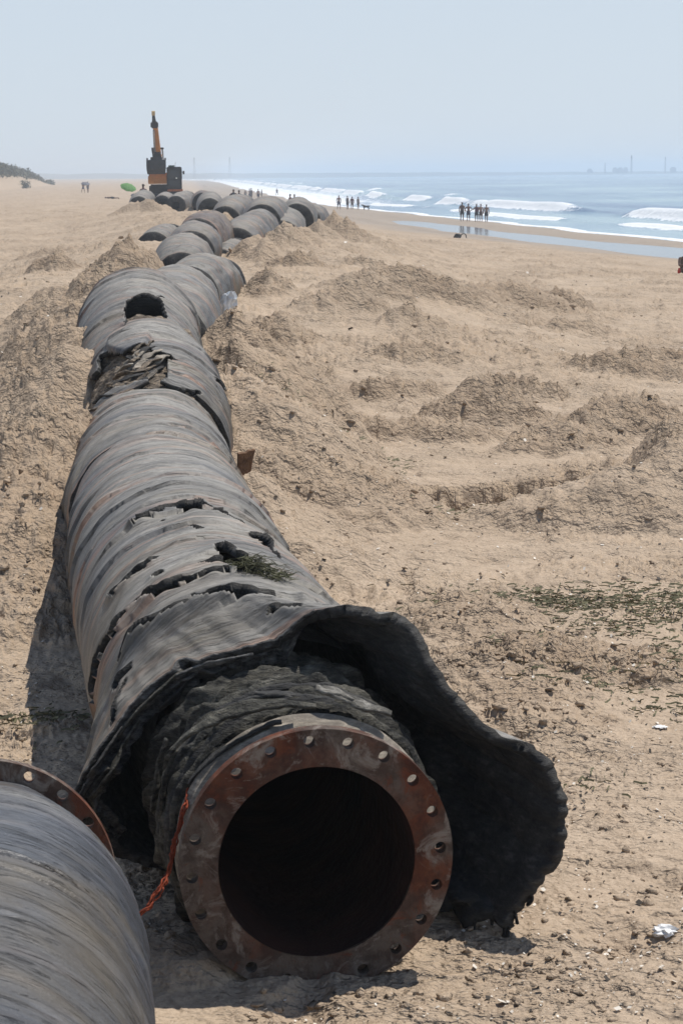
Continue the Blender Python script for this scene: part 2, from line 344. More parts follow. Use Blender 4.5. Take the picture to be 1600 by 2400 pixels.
def ground(X, Y, detail=True):
    X = np.asarray(X, float); Y = np.asarray(Y, float)
    s = shore(X, Y)
    h = np.interp(s, HS, HZ)
    h = np.where((s > 4.4) & (s < 10.5), h + .2*ss(150, 185, Y) + .17*ss(7.6, 9.2, s)*ss(92, 125, Y)*ss(10.5, 9.6, s), h)
    h = h + .5*ss(35, 120, Y)*ss(14, 30, s)
    xp = np.interp(Y, [20, 36, 50, 60, 70, 80, 100, 120], [-2.1, -3., -3.1, -3., -2.8, -4, -7, -10])
    h = h + .95*ss(21, 37, Y)*ss(125, 85, Y)*ss(8.5, 2.2, np.abs(X-xp))
    near = ss(10.5, 20, s)                              # dry sand only
    wx = X + .25*fbm(X*1.3, Y*1.3, 3, 5); wy = Y + .3*fbm(X*1.3+9, Y*1.3, 3, 8)
    rough = .8*ss(-.08, .30, fbm(X*.33, Y*.2, 3, 3)+.25*fbm(X*1.4, Y*.9, 3, 13)); dug = .35*rough
    mh = np.zeros_like(h)
    for (x, y, rx, ry, a, hh, cl) in MOUNDS:
        dx, dy = wx-x, wy-y
        if hasattr(dx, 'shape') and dx.ndim:
            pass
        c_, s_ = math.cos(a), math.sin(a)
        q_ = .82 if y > 17 else 1.; r = np.sqrt(((dx*c_+dy*s_)/(rx*q_))**2 + ((-dx*s_+dy*c_)/(ry*q_))**2)
        k = np.clip(1-r, 0, 1); k = k*(1.3-.3*k); hh = hh*(1.4 if y > 14 else 1.)
        mh = np.maximum(mh, hh*k) + .25*np.minimum(mh, hh*k); dug = np.maximum(dug, cl*ss(0, .25, k))
        rough = np.maximum(rough, cl*ss(0, .3, k))
    p = TR                                              # collapsed cut in front of the gravelly mound
    t = (X-p[0])/1.2; edge = p[1] + .16*fbm(X*2.2, X*0+3, 3, 4) + .2*t
    dd = edge - Y
    cut = ss(-.03, .05, dd)*np.clip(1-dd/1.5, 0, 1)*np.clip(1-np.abs(t)**3, 0, 1)
    mh = mh*(1-.95*ss(-.3, 0, dd)*ss(2.6, 1.2, dd)*ss(1.5, .9, np.abs(t)))
    h = h + mh*near
    for (x, y, z, sl_, ky, cl) in CONES:
        k = z - sl_*np.sqrt((wx-x)**2+((wy-y)*ky)**2+.01)
        dk = k-h; h = h + np.where(dk > -.15, .5*(dk+np.sqrt(dk*dk+.004)), 0)*ss(-.15, 0, dk)
        rough = np.maximum(rough, cl*ss(-.05, .15, dk)); dug = np.maximum(dug, cl*.8*ss(-.05, .15, dk))
    # sand pushed up along the pipe
    sel = Y < 135
    bz = np.full_like(h, -9.)
    Xf, Yf = wx[sel], wy[sel]; b = np.full(Xf.shape, -9.)
    for (x, y, z) in BERM:
        sc = 1. if y < 45 else .8
        ok = np.abs(Yf-y) < 4.5
        dd = np.sqrt(((Xf[ok]-x))**2 + ((Yf[ok]-y)*.55)**2)
        b[ok] = np.maximum(b[ok], z - .70*sc*np.maximum(dd-.5, 0))
    bz[sel] = b
    d = bz-h
    h = np.where(d > -.25, h + .5*(d+np.sqrt(d*d+.02)) - .5*(-.25+math.sqrt(.0825))*0, h)
    rough = np.maximum(rough, .6*ss(0, .25, d)); dug = np.maximum(dug, .8*ss(0, .25, d))
    h = h - .42*cut; dug = np.maximum(dug, .9*ss(0, .5, cut)); ROUGH[0] = dug*near
    rough = rough*(.35+.65*ss(6.5, 11, Y)); calm = .45+.55*ss(6, 10, Y)
    if detail:
        h = h + near*(.035*fbm(X*.9, Y*.7, 4, 21) + .10*fbm(X*.12, Y*.08, 3, 31))
        tr = ss(-.05, .35, fbm(X*.5+4, Y*.9, 3, 61))
        jx = X+.12*fbm(X*5, Y*5, 2, 141); jy = Y+.12*fbm(X*5, Y*5, 2, 143)
        def crust(f, sd, w_=.10, th_=.0): return ss(th_, th_+w_, fbm(jx*f, jy*f*1.25, 4, sd, .6))
        cl = ridged(X*3.1, Y*3.1, 4, 41, .6); cb = fbm(X*7.5, Y*6, 4, 51, .62)
        lump = np.maximum(fbm(X*4.2, Y*4.2, 4, 77, .6), .0)
        h = h + near*(rough*((.09+.16*ss(9, 18, Y))*lump + .022*(cl-.4) + .030*crust(2.2, 201, .08, .1)) + (.35+.65*rough)*.024*cb*calm)
        h = h + near*calm*((.25+.75*np.maximum(tr*calm, rough))*(.026*crust(4.1, 211, .07) + .018*crust(9., 221, .09) + .035*crust(1.3, 231, .04, .12) + .014*crust(17., 225, .12)*ss(22, 12, Y)))
        fk = ss(12, 30, Y)
        h = h + near*ss(10, 22, Y)*ss(.0, .2, fbm(X*.15+3, Y*.12, 2, 405))*.035*ss(.02, .14, fbm(X*.35+.1*Y, Y*2.1, 3, 401))
        h = h + near*fk*(.3+.7*np.maximum(tr, rough))*(.06*crust(1.5, 241, .08, .05) + .05*np.maximum(0, fbm(X*1.8, Y*1.5, 4, 251, .65)))
        fp = np.clip(-.22-perlin(X*3.4, Y*3., 101), 0, 1)     # foot prints
        h = h - near*.10*fp*(1-.5*rough)
        h = h + (1-near)*.01*fbm(X*2, Y*2, 3, 6)
    return h
TR = atZ(1095*1.0204, 1102*1.0204, 0)

def build_ground():
    a = np.tan(np.r_[np.linspace(-1.35, -.30, 40)[:-1], np.linspace(-.30, .30, 600), np.linspace(.30, 1.35, 40)[1:]])
    ys = [4.2]
    while ys[-1] < 150: ys.append(ys[-1] + min(.00021*ys[-1]**2, .0036*ys[-1]))
    while ys[-1] < 3100: ys.append(ys[-1]*1.012 if ys[-1] < 400 else ys[-1]*1.035)
    ys = np.array(ys)
    X = ys[:, None]*a[None]; Y = np.repeat(ys[:, None], len(a), 1)
    Z = ground(X, Y); rg = ROUGH[0]
    nr, nc = X.shape
    keep = shore(X, Y) > -30
    kf = keep[:-1, :-1] | keep[1:, 1:]
    V = np.stack([X, Y, Z], -1).reshape(-1, 3); F = grid_faces(nr, nc, kf)
    used = np.zeros(len(V), bool); used[F.ravel()] = True
    ix = np.cumsum(used)-1
    me = mesh_np('sand_beach', V[used], ix[F])
    s = shore(X, Y).reshape(-1)[used]
    Yv = Y.reshape(-1)[used]
    attr(me, 'wet', np.clip(ss(15, 10.5, s+2*fbm(X.reshape(-1)[used]*.1, Yv*.05, 3, 9)), 0, 1)*.85)
    attr(me, 'dug', rg.reshape(-1)[used])
    o = link('sand_beach', me, SAND); tag(o, kind='structure')
    # sand behind and beside the camera
    xs = np.linspace(-60, 60, 120); yb = np.linspace(-40, 4.2, 50)
    Xb, Yb = np.meshgrid(xs, yb); Zb = ground(Xb, Yb, False) - .0
    Vb = np.stack([Xb, Yb, Zb], -1).reshape(-1, 3)
    mb = mesh_np('sand_behind', Vb, grid_faces(50, 120)); attr(mb, 'wet', np.zeros(len(Vb))); attr(mb, 'dug', np.full(len(Vb), .2))
    tag(link('sand', mb, SAND), kind='structure')
build_ground()

def gz(x, y): return float(ground(np.array([x]), np.array([y]))[0])

# ------------------------------------------------------------------ sea
def mat_sea():
    b = NB('sea_water'); g = b.n('NewGeometry').outputs['Position']; f = b.n('Attribute', attribute_name='foam').outputs['Fac']
    n = b.noise(b.mapv(g, (.012, .006, 1), (0, 0, .1)), 1.6, 5, .6)
    c = b.ramp(n, [(.40, (.12, .20, .31)), (.5, (.20, .31, .40)), (.60, (.32, .44, .48))])
    fn = b.noise(b.mapv(g, (1.6, .7, 1)), 1.1, 8, .75)
    ff = b.ramp(b.math('ADD', f, b.math('MULTIPLY', b.math('SUBTRACT', fn, .5), 1.7)), [(.40, 0.), (.62, 1.)])
    c = b.mix(ff, c, (.80, .82, .83))
    ro = b.math('ADD', .17, b.math('MULTIPLY', ff, .6))
    h = b.noise(b.mapv(g, (.5, .8, 1)), 1.6, 5, .6)
    return b.P(Base_Color=c, Roughness=ro, Specular_IOR_Level=.5, IOR=1.33, Normal=b.bump(h, .35, .6))
def build_sea():
    ss_ = np.r_[np.linspace(-3.5, 60, 230), 60*np.exp(np.linspace(.01, 3.9, 120))]
    ys = np.r_[np.linspace(-60, 60, 20)[:-1], np.exp(np.linspace(math.log(60), math.log(3300), 420))]
    Sg, Yg = np.meshgrid(ss_, ys)
    Xg = np.interp(Yg, SHY, SHX) + Sg + .5*np.sin(Yg*.09) + .25*np.sin(Yg*.31+1)
    far = ss(200, 420, Yg)
    z = -1.27 + .012*Sg.clip(-4, 0)*0
    foam = np.zeros_like(z)
    br = fbm(Yg*.035, Sg*.02, 3, 12)
    def wave(s0, wid, amp, seed, lo):
        nonlocal z, foam
        sc = s0 + 3.2*fbm(Yg*.02, Yg*0+seed, 3, seed)
        act = ss(lo, lo+.25, fbm(Yg*.03+seed, Yg*0, 2, seed+3)+.25)
        d = Sg-sc
        prof = np.exp(-(d/wid)**2*np.where(d < 0, 3.2, .6))
        z = z + amp*prof*(.35+.65*act)
        foam = np.maximum(foam, act*np.exp(-((d+wid*.25)/(wid*.75))**2)*1.1)
        foam = np.maximum(foam, act*.62*np.clip(1+d/3.2, 0, 1)*(d < 0))
    wave(7.5, 1.0, .3, 1, .12); wave(17, 1.7, .95, 2, .02); wave(32, 3, .6, 3, .46); wave(50, 3.5, .4, 4, .6)
    ed = 1.6 + 1.3*fbm(Yg*.06, Yg*0+2, 3, 44)
    foam = np.maximum(foam, np.where(Sg < ed+.3, 1.1*np.clip(1-(np.abs(Sg-ed+.3)/1.5), 0, 1), 0))
    wide = ss(205, 300, Yg)*np.clip(1-Sg/ (16+14*far), 0, 1)
    foam = np.maximum(foam, wide*.95)
    z = z + .05*np.sin(Sg*.9+3*br)*ss(4, 14, Sg) + .04*fbm(Sg*.5, Yg*.3, 3, 7)*ss(0, 8, Sg)
    z = z - .02*ss(60, 200, Sg)*0
    V = np.stack([Xg, Yg, z], -1).reshape(-1, 3)
    me = mesh_np('sea', V, grid_faces(*Xg.shape)[:, ::-1]); attr(me, 'foam', foam)
    tag(link('sea', me, mat_sea()), kind='structure')
    # shallow water left standing in the runnel
    yy = np.linspace(20, 190, 300); sg = np.linspace(4.5, 10.6, 24)
    Y2, S2 = np.meshgrid(yy, sg, indexing='ij'); X2 = np.interp(Y2, SHY, SHX) - S2/.98 + (.5*np.sin(Y2*.09)+.25*np.sin(Y2*.31+1))/.98
    V = np.stack([X2, Y2, np.full_like(X2, -1.165)+.002*fbm(X2*2, Y2*2, 2, 3)], -1).reshape(-1, 3)
    b = NB('still_shallow_water'); g = b.n('NewGeometry').outputs['Position']
    b.P(Base_Color=(.11, .105, .095), Roughness=.1, IOR=1.33, Normal=b.bump(b.noise(g, 1.2, 4), .02, .5))
    me = mesh_np('tide_pool', V, grid_faces(*X2.shape)[:, ::-1]); tag(link('tide_pool', me, b.m), kind='structure')
build_sea()

# ------------------------------------------------------------------ haze
bm = bmesh.new(); bmesh.ops.create_cube(bm, size=1)
for v in bm.verts: v.co = Vector((v.co.x*5000, 1500+v.co.y*3700, 4.5+v.co.z*20))
me = bpy.data.meshes.new('haze'); bm.to_mesh(me); bm.free()
hb = NB('sea_haze'); hb.t.nodes.remove(hb.b); pv = hb.n('VolumePrincipled'); pv.inputs['Color'].default_value = (.80, .90, 1, 1)
pv.inputs['Density'].default_value = .00070; pv.inputs['Anisotropy'].default_value = .2
hb.t.links.new(pv.outputs[0], hb.o.inputs['Volume'])
tag(link('haze', me, hb.m), kind='stuff')

# ------------------------------------------------------------------ hose builder
def frames(P):
    T = np.gradient(P, axis=0); T /= np.linalg.norm(T, axis=1)[:, None]
    Rr = np.cross(T, [0, 0, 1.]); Rr /= np.linalg.norm(Rr, axis=1)[:, None]
    U = np.cross(Rr, T); return T, Rr, U
def tube_grid(stations, nu, nv, rad, seed=0, dent=.012, prof=None, wrap=0):
    """u runs from the bottom over the left side, the top and the right side"""
    P, t = crom(stations, nv); T, Rr, U = frames(P[:, :3])
    u = np.linspace(0, 1, nu); th = u*2*math.pi
    r = np.full((nv, nu), float(rad))
    if prof is not None: r *= prof(t/t[-1], t)[:, None]
    uu, tt = np.meshgrid(th, t)
    r += dent*(fbm(np.cos(uu)*1.2+tt*.9+seed*5, np.sin(uu)*1.2+tt*.6, 4, seed)*1.6)
    if wrap:
        sh = .25*fbm(np.cos(uu)*.8+seed, np.sin(uu)*.8+tt*.35, 3, seed+40)
        ph = (tt/wrap + uu/(2*math.pi)*.5 + sh) % 1.0
        msk = ss(-.15, .12, fbm(uu*.45+seed, tt*1.1, 3, seed+50))
        r += .020*msk*(np.exp(-ph*3.) - .35*np.exp(-((1-ph)/.06)))
    dirv = -np.sin(th)[None, :, None]*Rr[:, None] - np.cos(th)[None, :, None]*U[:, None]
    G = P[:, None, :3] + r[..., None]*dirv
    uv = np.stack([uu*rad, tt], -1)
    return G, uv, dirv, t
def inpoly(px, py, poly):
    c = np.zeros(px.shape, bool); n = len(poly)
    for i in range(n):
        x1, y1 = poly[i]; x2, y2 = poly[(i+1) % n]
        if y1 == y2: continue
        k = ((y1 > py) != (y2 > py)) & (px < (x2-x1)*(py-y1)/(y2-y1)+x1)
        c ^= k
    return c
def crackpoly(pts, w):
    """a slit of half width w along pts, tapering at both ends"""
    pts = np.array(pts, float); n = len(pts); L = []; Rr = []
    for i, p in enumerate(pts):
        a = pts[max(i-1, 0)]; b = pts[min(i+1, n-1)]; d = b-a; d /= np.linalg.norm(d); nn = np.array([-d[1], d[0]])
        ww = w[i] if hasattr(w, '__len__') else w*(.15+.85*math.sin(math.pi*(i+.35)/(n-.3)))
        L.append(p+nn*ww); Rr.append(p-nn*ww)
    return L+Rr[::-1]
def blur(M, k=2, it=2):
    for _ in range(it):
        A = M.copy()
        for s in range(1, k+1):
            A[s:] += M[:-s]; A[:-s] += M[s:]
        B = A.copy()
        for s in range(1, k+1):
            B[:, s:] += A[:, :-s]; B[:, :-s] += A[:, s:]
        M = B/((2*k+1)**2)
    return M
def opened(G, dirv, polys, seed=0, lip=.03, jag=5):
    """front facing cells inside the outlines are torn out; the rim lifts a little"""
    px, py = project(G)
    jx = jag*fbm(G[..., 1]*9, G[..., 0]*9, 3, seed+70); jy = jag*fbm(G[..., 0]*9, G[..., 1]*9+4, 3, seed+90)
    vd = np.array([0, 0, EYE])-G; front = (vd*dirv).sum(-1) > 0
    M = np.zeros(px.shape)
    for po in polys: M[inpoly(px+jx, py+jy, po) & front] = 1
    B = blur(M, 3, 2)
    G = G + dirv*(lip*np.clip(B*2.2, 0, 1)*(.4+fbm(G[..., 0]*4, G[..., 1]*4, 3, seed)*1.8))[..., None]
    kf = ~((M[:-1, :-1]+M[1:, 1:]+M[:-1, 1:]+M[1:, :-1]) >= 2)
    return G, kf
def tube_obj(name, G, uv, mat, parent, keep=None, thick=.035, rimmat=None):
    nr, nc = G.shape[:2]
    me = mesh_np(name, G.reshape(-1, 3), grid_faces(nr, nc, keep), uv=uv.reshape(-1, 2))
    o = link(name, me, mat, parent)
    if rimmat: me.materials.append(rimmat)
    if thick:
        md = o.modifiers.new('wall', 'SOLIDIFY'); md.thickness = thick; md.offset = -1; md.use_even_offset = False
        if rimmat: md.material_offset_rim = 1; md.material_offset = 1
    return o
def endprof(a=.08, taper=.12, rib=0):
    def f(s, t):
        L = t[-1]; e = np.minimum(t, L-t)/a
        r = 1 - taper*np.exp(-(e)**1.5)
        return r + rib*np.sin(t*math.pi*2/.8)
    return f
J = 1.0204
def D(*pts): return [(x*J, y*J) for x, y in pts]
def c3(*pts): return [(100+x/2.613, 560+y/2.613) for x, y in pts]
def c4(*pts): return [(100+x/2.24, 1100+y/2.24) for x, y in pts]
def c5(*pts): return [(150+x/1.2544, 1350+y/1.2544) for x, y in pts]

# ------------------------------------------------------------------ front hose with burst end
hose = empty('dredging_hose', (-.09, 6.5, 0), 0, 'nearest grey rubber hose with burst black jacket and rusty bolt flange facing the camera', 'pipe')
def place(o, par):
    o.parent = par; o.matrix_parent_inverse = Matrix.Translation(-par.location); return o
RIM = [(0, (-.1, 7.45, .03)), (30, (-.55, 7.4, .06)), (60, (-.93, 7.3, .2)), (78, (-1.05, 7.2, .38))]
for ph, x, y, Y in [(88, 174, 1868, 7.15), (98, 204, 1800, 7.15), (106, 238, 1749, 7.2), (115, 285, 1677, 7.25), (125, 349, 1613, 7.3), (136, 429, 1557, 7.32), (147, 509, 1533, 7.32), (157, 588, 1513, 7.32),
                    (164, 644, 1501, 7.34), (170, 692, 1462, 7.36), (176, 740, 1430, 7.36), (185, 812, 1415, 7.32), (192, 867, 1424, 7.28), (197, 890, 1440, 7.26), (200, 920, 1432, 7.24), (204, 955, 1446, 7.22), (208, 979, 1470, 7.2), (215, 1011, 1533, 7.15),
                    (223, 1051, 1605, 7.1), (231, 1107, 1669, 7.05), (240, 1178, 1729, 7.0), (247, 1250, 1745, 6.93), (254, 1298, 1796, 6.88), (262, 1330, 1860, 6.85), (271, 1332, 1940, 6.82),
                    (280, 1314, 2028, 6.8), (288, 1262, 2083, 6.8), (294, 1222, 2139, 6.8), (299, 1186, 2190, 6.8), (304, 1164, 2151, 6.85), (308, 1120, 2163, 6.88), (311, 1112, 2185, 6.9), (314, 1099, 2112, 6.92), (325, 1051, 2139, 7.0)]:
    RIM.append((ph, tuple(atY(x, y, Y))))
RIM += [(342, (.22, 7.3, .05)), (360, (-.1, 7.45, .03))]
FC = atY(744, 2018, 6.46); FC[2] = .49
PLY = []
def front_shell():
    nu, nv = 400, 430
    G, uv, dv, t = tube_grid(SEG['A'], nu, nv, RAD, 1, .022, None, .42)
    ph = np.array([r[0] for r in RIM]); rp = np.array([r[1] for r in RIM]); u = np.linspace(0, 360, nu)
    rc = np.stack([np.interp(u, ph, rp[:, k]) for k in range(3)], 1)
    rc += .014*np.stack([fbm(u*.11, u*0+k, 4, 60+k) for k in range(3)], 1)
    # length of the flare depends on side: short at left, long under the flap
    fl = np.interp(u, [0, 90, 150, 165, 185, 215, 260, 300, 360], [.9, .75, .45, .42, .42, .6, .75, .8, .9])
    k = np.clip(1-t[:, None]/fl[None], 0, 1); k = k**1.15
    d = rc[None] - G[0][None]
    bulge = np.interp(u, [0, 165, 200, 240, 280, 320, 360], [0, 0, -.03, -.04, .0, .02, 0])[None]*4*k*(1-k)
    G = G + d*k[..., None] + dv*bulge[..., None]
    cr = ss(175, 215, u)[None]*ss(335, 300, u)[None]
    G = G + dv*(cr*ss(0, .3, k)*((1-k)*.16*(ridged(t[:, None]*2.2+u[None]*.012, u[None]*.045+t[:, None]*.6, 3, 93)-.5)+.012*fbm(t[:, None]*7+0*k, u[None]*.14+0*k, 3, 97)))[..., None]
    und = ss(.02, .5, k)*.022*fbm(t[:, None]*3+np.zeros_like(k), u[None]*.05+np.zeros_like(k), 4, 66)
    G = G + dv*und[..., None]
    polys = [
      crackpoly(c4((268, 1245), (262, 1150), (285, 1000), (330, 900), (395, 800), (500, 700), (600, 640), (720, 575), (860, 535), (960, 525), (1045, 540)), [2, 9, 10, 10, 8, 6, 5, 4, 3.5, 4, 2]),
      crackpoly(c4((400, 1010), (440, 930), (520, 840), (640, 755), (760, 700), (800, 672)), [1.5, 2.5, 3.5, 4, 4.5, 5]),
      c4((780, 650), (830, 655), (900, 625), (1000, 612), (1060, 605), (1110, 620), (1190, 632), (1300, 660), (1200, 668), (1090, 668), (980, 660), (900, 665), (830, 682), (790, 672)),
      c4((900, 390), (950, 405), (1040, 430), (1110, 480), (1150, 545), (1080, 545), (1040, 520), (955, 490), (930, 440)),
      crackpoly(c4((810, 496), (880, 492), (960, 490), (1050, 515)), [1.5, 3, 3.5, 3]),
      c4((345, 655), (400, 610), (480, 520), (540, 490), (625, 462), (560, 505), (490, 560), (430, 610), (375, 680)),
      c4((575, 568), (610, 530), (636, 540), (600, 565)),
      crackpoly(c4((465, 290), (560, 240), (680, 200), (800, 190), (880, 198), (960, 235), (1055, 285)), [5, 4.5, 4, 4, 3.5, 2.5, 1]),
      crackpoly(c4((765, 298), (840, 310)), [1.2, 2]), crackpoly(c4((1085, 345), (1130, 350), (1190, 400), (1245, 470)), [3, 4, 5, 2]),
      c4((1170, 780), (1190, 740), (1240, 718), (1310, 712), (1375, 735), (1300, 742), (1250, 752), (1200, 780)),
      c4((372, 1180), (385, 1120), (440, 1060), (480, 1010), (470, 1060), (440, 1090), (400, 1160)),
      c4((370, 1370), (385, 1250), (430, 1130), (450, 1100), (420, 1200), (400, 1300)),
      c4((640, 268), (615, 272), (635, 262)),
    ]
    G, kf = opened(G, dv, polys, 2, .035, 4)
    jag = .018*np.clip(fbm(u*.5, u*0+9, 4, 301, .7)+.2, 0, 1)+.07*ss(.2, .45, fbm(u*.07, u*0+2, 3, 311))*ss(190, 170, u)
    # the rim is drawn back unevenly instead of cut in cells
    Gs = G.copy()
    for i in range(nu):
        for c_ in range(3): G[:12, i, c_] = np.interp(t[:12]+jag[i]*(1-t[:12]/t[12]), t, Gs[:, i, c_])
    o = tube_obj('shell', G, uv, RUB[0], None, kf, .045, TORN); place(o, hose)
    # broad broken wall along the left and top of the rim
    m0, m1 = int(nu*62/360), int(nu*177/360); rim = G[0, m0:m1]; n = m1-m0; mm = 16; a_ = np.linspace(0, 1, mm)
    toC = np.array([FC[0], 0, FC[2]])[None]-rim*np.array([1, 0, 1]); toC /= np.linalg.norm(toC, axis=1)[:, None]
    ww = .105+.06*fbm(np.arange(n)*.06, np.arange(n)*0., 4, 411, .65); ww *= ss(0, 12, np.arange(n))*ss(n, n-14, np.arange(n))+.1
    W = rim[:, None]+toC[:, None]*(ww[:, None]*a_[None])[..., None]
    W[..., 1] += (.06*a_**1.5)[None]+.06*ridged(np.arange(n)[:, None]*.09+a_[None], a_[None]*3+0*np.arange(n)[:, None], 4, 421, .65)*np.sin(a_*math.pi)[None]-.02
    me = mesh_np('torn_wall', W.reshape(-1, 3), grid_faces(n, mm)); o = link('torn_wall', me, BROKEN); place(o, hose); o.modifiers.new('w', 'SOLIDIFY').thickness = .01
    for q in range(11):
        rq = np.random.default_rng(600+q); i0 = int(rq.uniform(.02, .8)*n); i1 = min(n-2, i0+int(rq.uniform(10, 34))); j0 = int(rq.uniform(3, 13))
        PLY.append(([W[int(i0+(i1-i0)*f), j0]+np.array([0, -.02-.03*rq.uniform(), rq.normal()*.006]) for f in (0, .33, .66, 1)], rq.uniform(.012, .026), q))
    global SHELL_A
    SHELL_A = G
    # dark layer under the jacket
    st = [(x, y, z) for x, y, z in SEG['A']]
    G2, uv2, _, _ = tube_grid([(-.30, 7.5, .57)]+st[1:], 120, 160, RAD-.10, 9, .03)
    o = tube_obj('inner_hose', G2, uv2, TORN, None, None, 0); place(o, hose)
    o['label'] = 'black inner layer seen through the splits'
front_shell()

AX = Vector((-.30, 1, .02)).normalized()   # direction into the hose
def flange_mesh(ro=.5, ri=.36, th=.05, nh=20, rb=.455, rh=.0215, a0=-3, nseg=360):
    """ring with real bolt holes: front in XZ plane, thickness along +Y"""
    # per hole sector build a patch by mapping polar grid with hole; simple way: radial fan of quads round each hole inside its cell
    V = []; F = []
    def add(p): V.append(p); return len(V)-1
    K = 24
    da = 2*math.pi/nh
    rims = {}
    for h in range(nh):
        ac = R_(a0)+h*da
        # outline of the cell, K points walking around by direction from the hole centre
        ring_in = []; ring_out = []
        for k in range(K):
            q = 2*math.pi*k/K
            ring_in.append((rb+rh*math.cos(q), ac+rh*math.sin(q)/rb))
            c_, s_ = math.cos(q), math.sin(q)
            m_ = max(abs(c_), abs(s_)); c2, s2 = c_/m_, s_/m_
            rr = rb + (ro-rb)*c2 if c2 > 0 else rb + (rb-ri)*c2
            ring_out.append((rr, ac+s2*da/2))
        for side, y in ((0, 0.), (1, th)):
            for (ra, rbb) in ((ring_in, ring_out),):
                ia = [add((r*math.sin(a), y, r*math.cos(a))) for r, a in ra]
                ib = [add((r*math.sin(a), y, r*math.cos(a))) for r, a in rbb]
                for k in range(K):
                    k2 = (k+1) % K
                    f = (ia[k], ib[k], ib[k2], ia[k2])
                    F.append(f if side else f[::-1])
                rims[(h, side)] = (ia, ib)
        a_, b_ = rims[(h, 0)], rims[(h, 1)]
        for k in range(K):
            k2 = (k+1) % K
            F.append((a_[0][k], a_[0][k2], b_[0][k2], b_[0][k]))
    # outer and inner walls (same points as cell corners)
    n = 240
    for r, fl in ((ro, 0), (ri, 1)):
        i0 = [add((r*math.sin(2*math.pi*k/n), 0, r*math.cos(2*math.pi*k/n))) for k in range(n)]
        i1 = [add((r*math.sin(2*math.pi*k/n), th, r*math.cos(2*math.pi*k/n))) for k in range(n)]
        for k in range(n):
            k2 = (k+1) % n; f = (i0[k], i0[k2], i1[k2], i1[k]); F.append(f if fl else f[::-1])
    me = mesh_np('flange', V, F, smooth=False); return me
def lathe(name, prof, nseg, mat, noise=0, seed=0, squash=None):
    """prof: list of (y, r) along +Y"""
    n = len(prof); th = np.linspace(0, 2*math.pi, nseg+1)
    y = np.array([p[0] for p in prof]); r = np.array([p[1] for p in prof])
    rr = r[:, None] + noise*fbm(np.cos(th)[None]*3+y[:, None]*9, np.sin(th)[None]*3+y[:, None]*5, 4, seed)
    V = np.stack([rr*np.sin(th)[None], np.repeat(y[:, None], nseg+1, 1), rr*np.cos(th)[None]], -1)
    uv = np.stack(np.broadcast_arrays(th[None]*r.max(), y[:, None]), -1)
    me = mesh_np(name, V.reshape(-1, 3), grid_faces(n, nseg+1)[:, ::-1], uv=uv.reshape(-1, 2))
    if mat is not None: me.materials.append(mat)
    return me
def orient(o, loc, ax, roll=0):
    q = Vector((0, 1, 0)).rotation_difference(Vector(ax)); o.matrix_world = Matrix.Translation(Vector(loc)) @ q.to_matrix().to_4x4() @ Matrix.Rotation(roll, 4, 'Y')
def sub(o, par, loc, ax, roll=0):
    orient(o, loc, ax, roll); mw = o.matrix_world.copy(); o.parent = par; o.matrix_parent_inverse = Matrix.Translation(-par.location); o.matrix_basis = mw
    return o
fl = link('flange', flange_mesh(), RUST); sub(fl, hose, FC, (-.17, 1, .0))
fl['label'] = 'rusty steel ring with twenty bolt holes'
AXF = (-.19, 1, .0)
o = link('bore_lining', lathe('bore_lining', [(.003, .3585), (.4, .357), (1.0, .35), (3.5, .33), (3.52, .0)], 96, BOREM, .004, 3)); sub(o, hose, FC, AXF)  # closed far end added to shut daylight out of the bore
# hose end with wound bands behind the flange
prof = []
for k in range(90):
    y = .05 + k*.0125
    r = .49
    if y < .15: r = .405
    elif y < .165: r = .45
    elif y < .24: r = .485 + .01*math.sin(k)
    elif y < .27: r = .455
    else: r += .026*math.sin(k*.62) + (.03 if (k//8) % 2 else -.02)
    prof.append((y, r))
hm = lathe('hose_end', [(y, r) for y, r in prof if y < .255], 220, None, .006, 5)
SANDYM = mat_torn('sand_dusted_hub', (.12, .10, .08), (.40, .35, .28), .45, .01)
o = link('flange_hub', hm, SANDYM); sub(o, hose, FC, AXF)
hm = lathe('hose_end', [(y, r-.01) for y, r in prof if y >= .24], 360, None, .075, 6)
o = link('hose_end', hm, FRAY); sub(o, hose, FC, AXF); o['label'] = 'frayed olive grey winding behind the flange'
def strip(name, pts, wid, mat, parent=None, thick=.012, seed=0, n=60, curl=0):
    """a flat torn strip following pts, ragged edges"""
    P, t = crom(pts, n); T, Rr, U = frames(P)
    m_ = 7; c = np.linspace(-1, 1, m_)
    ww = wid*(.35+.65*np.sin(np.linspace(.25, math.pi-.12, n)))*(1+.5*fbm(t*14, t*0+seed, 3, seed))
    tw = 1.2*fbm(t*2, t*0+seed+5, 2, seed+1)+curl
    A = Rr*np.cos(tw)[:, None] + U*np.sin(tw)[:, None]; B = -Rr*np.sin(tw)[:, None] + U*np.cos(tw)[:, None]
    G = P[:, None] + A[:, None]*(ww[:, None]*c[None])[..., None] + B[:, None]*(wid*.5*fbm(t[:, None]*9+c[None]*0, c[None]*2+t[:, None]*0, 3, seed+7))[..., None]
    me = mesh_np(name, G.reshape(-1, 3), grid_faces(n, m_)); o = link(name, me, mat)
    md = o.modifiers.new('wall', 'SOLIDIFY'); md.thickness = thick; md.offset = 0
    if parent: place(o, parent)
    return o
for q, (x_, y_, Y_, l_) in enumerate([(1186, 2185, 6.8, .05), (1178, 2170, 6.8, .05), (1105, 2160, 6.88, .07), (1112, 2150, 6.88, .05), (1150, 2150, 6.86, .04), (1205, 2150, 6.8, .035), (1240, 2110, 6.8, .03)]):
    p_ = atY(x_, y_-22, Y_+.01); strip('hanging_strip', [p_, p_+np.array([.006, 0, -.03]), p_+np.array([.002+.01*(q % 3-1), .0, -.03-l_])], .013, TORN, hose, .008, 800+q, 24, .3)
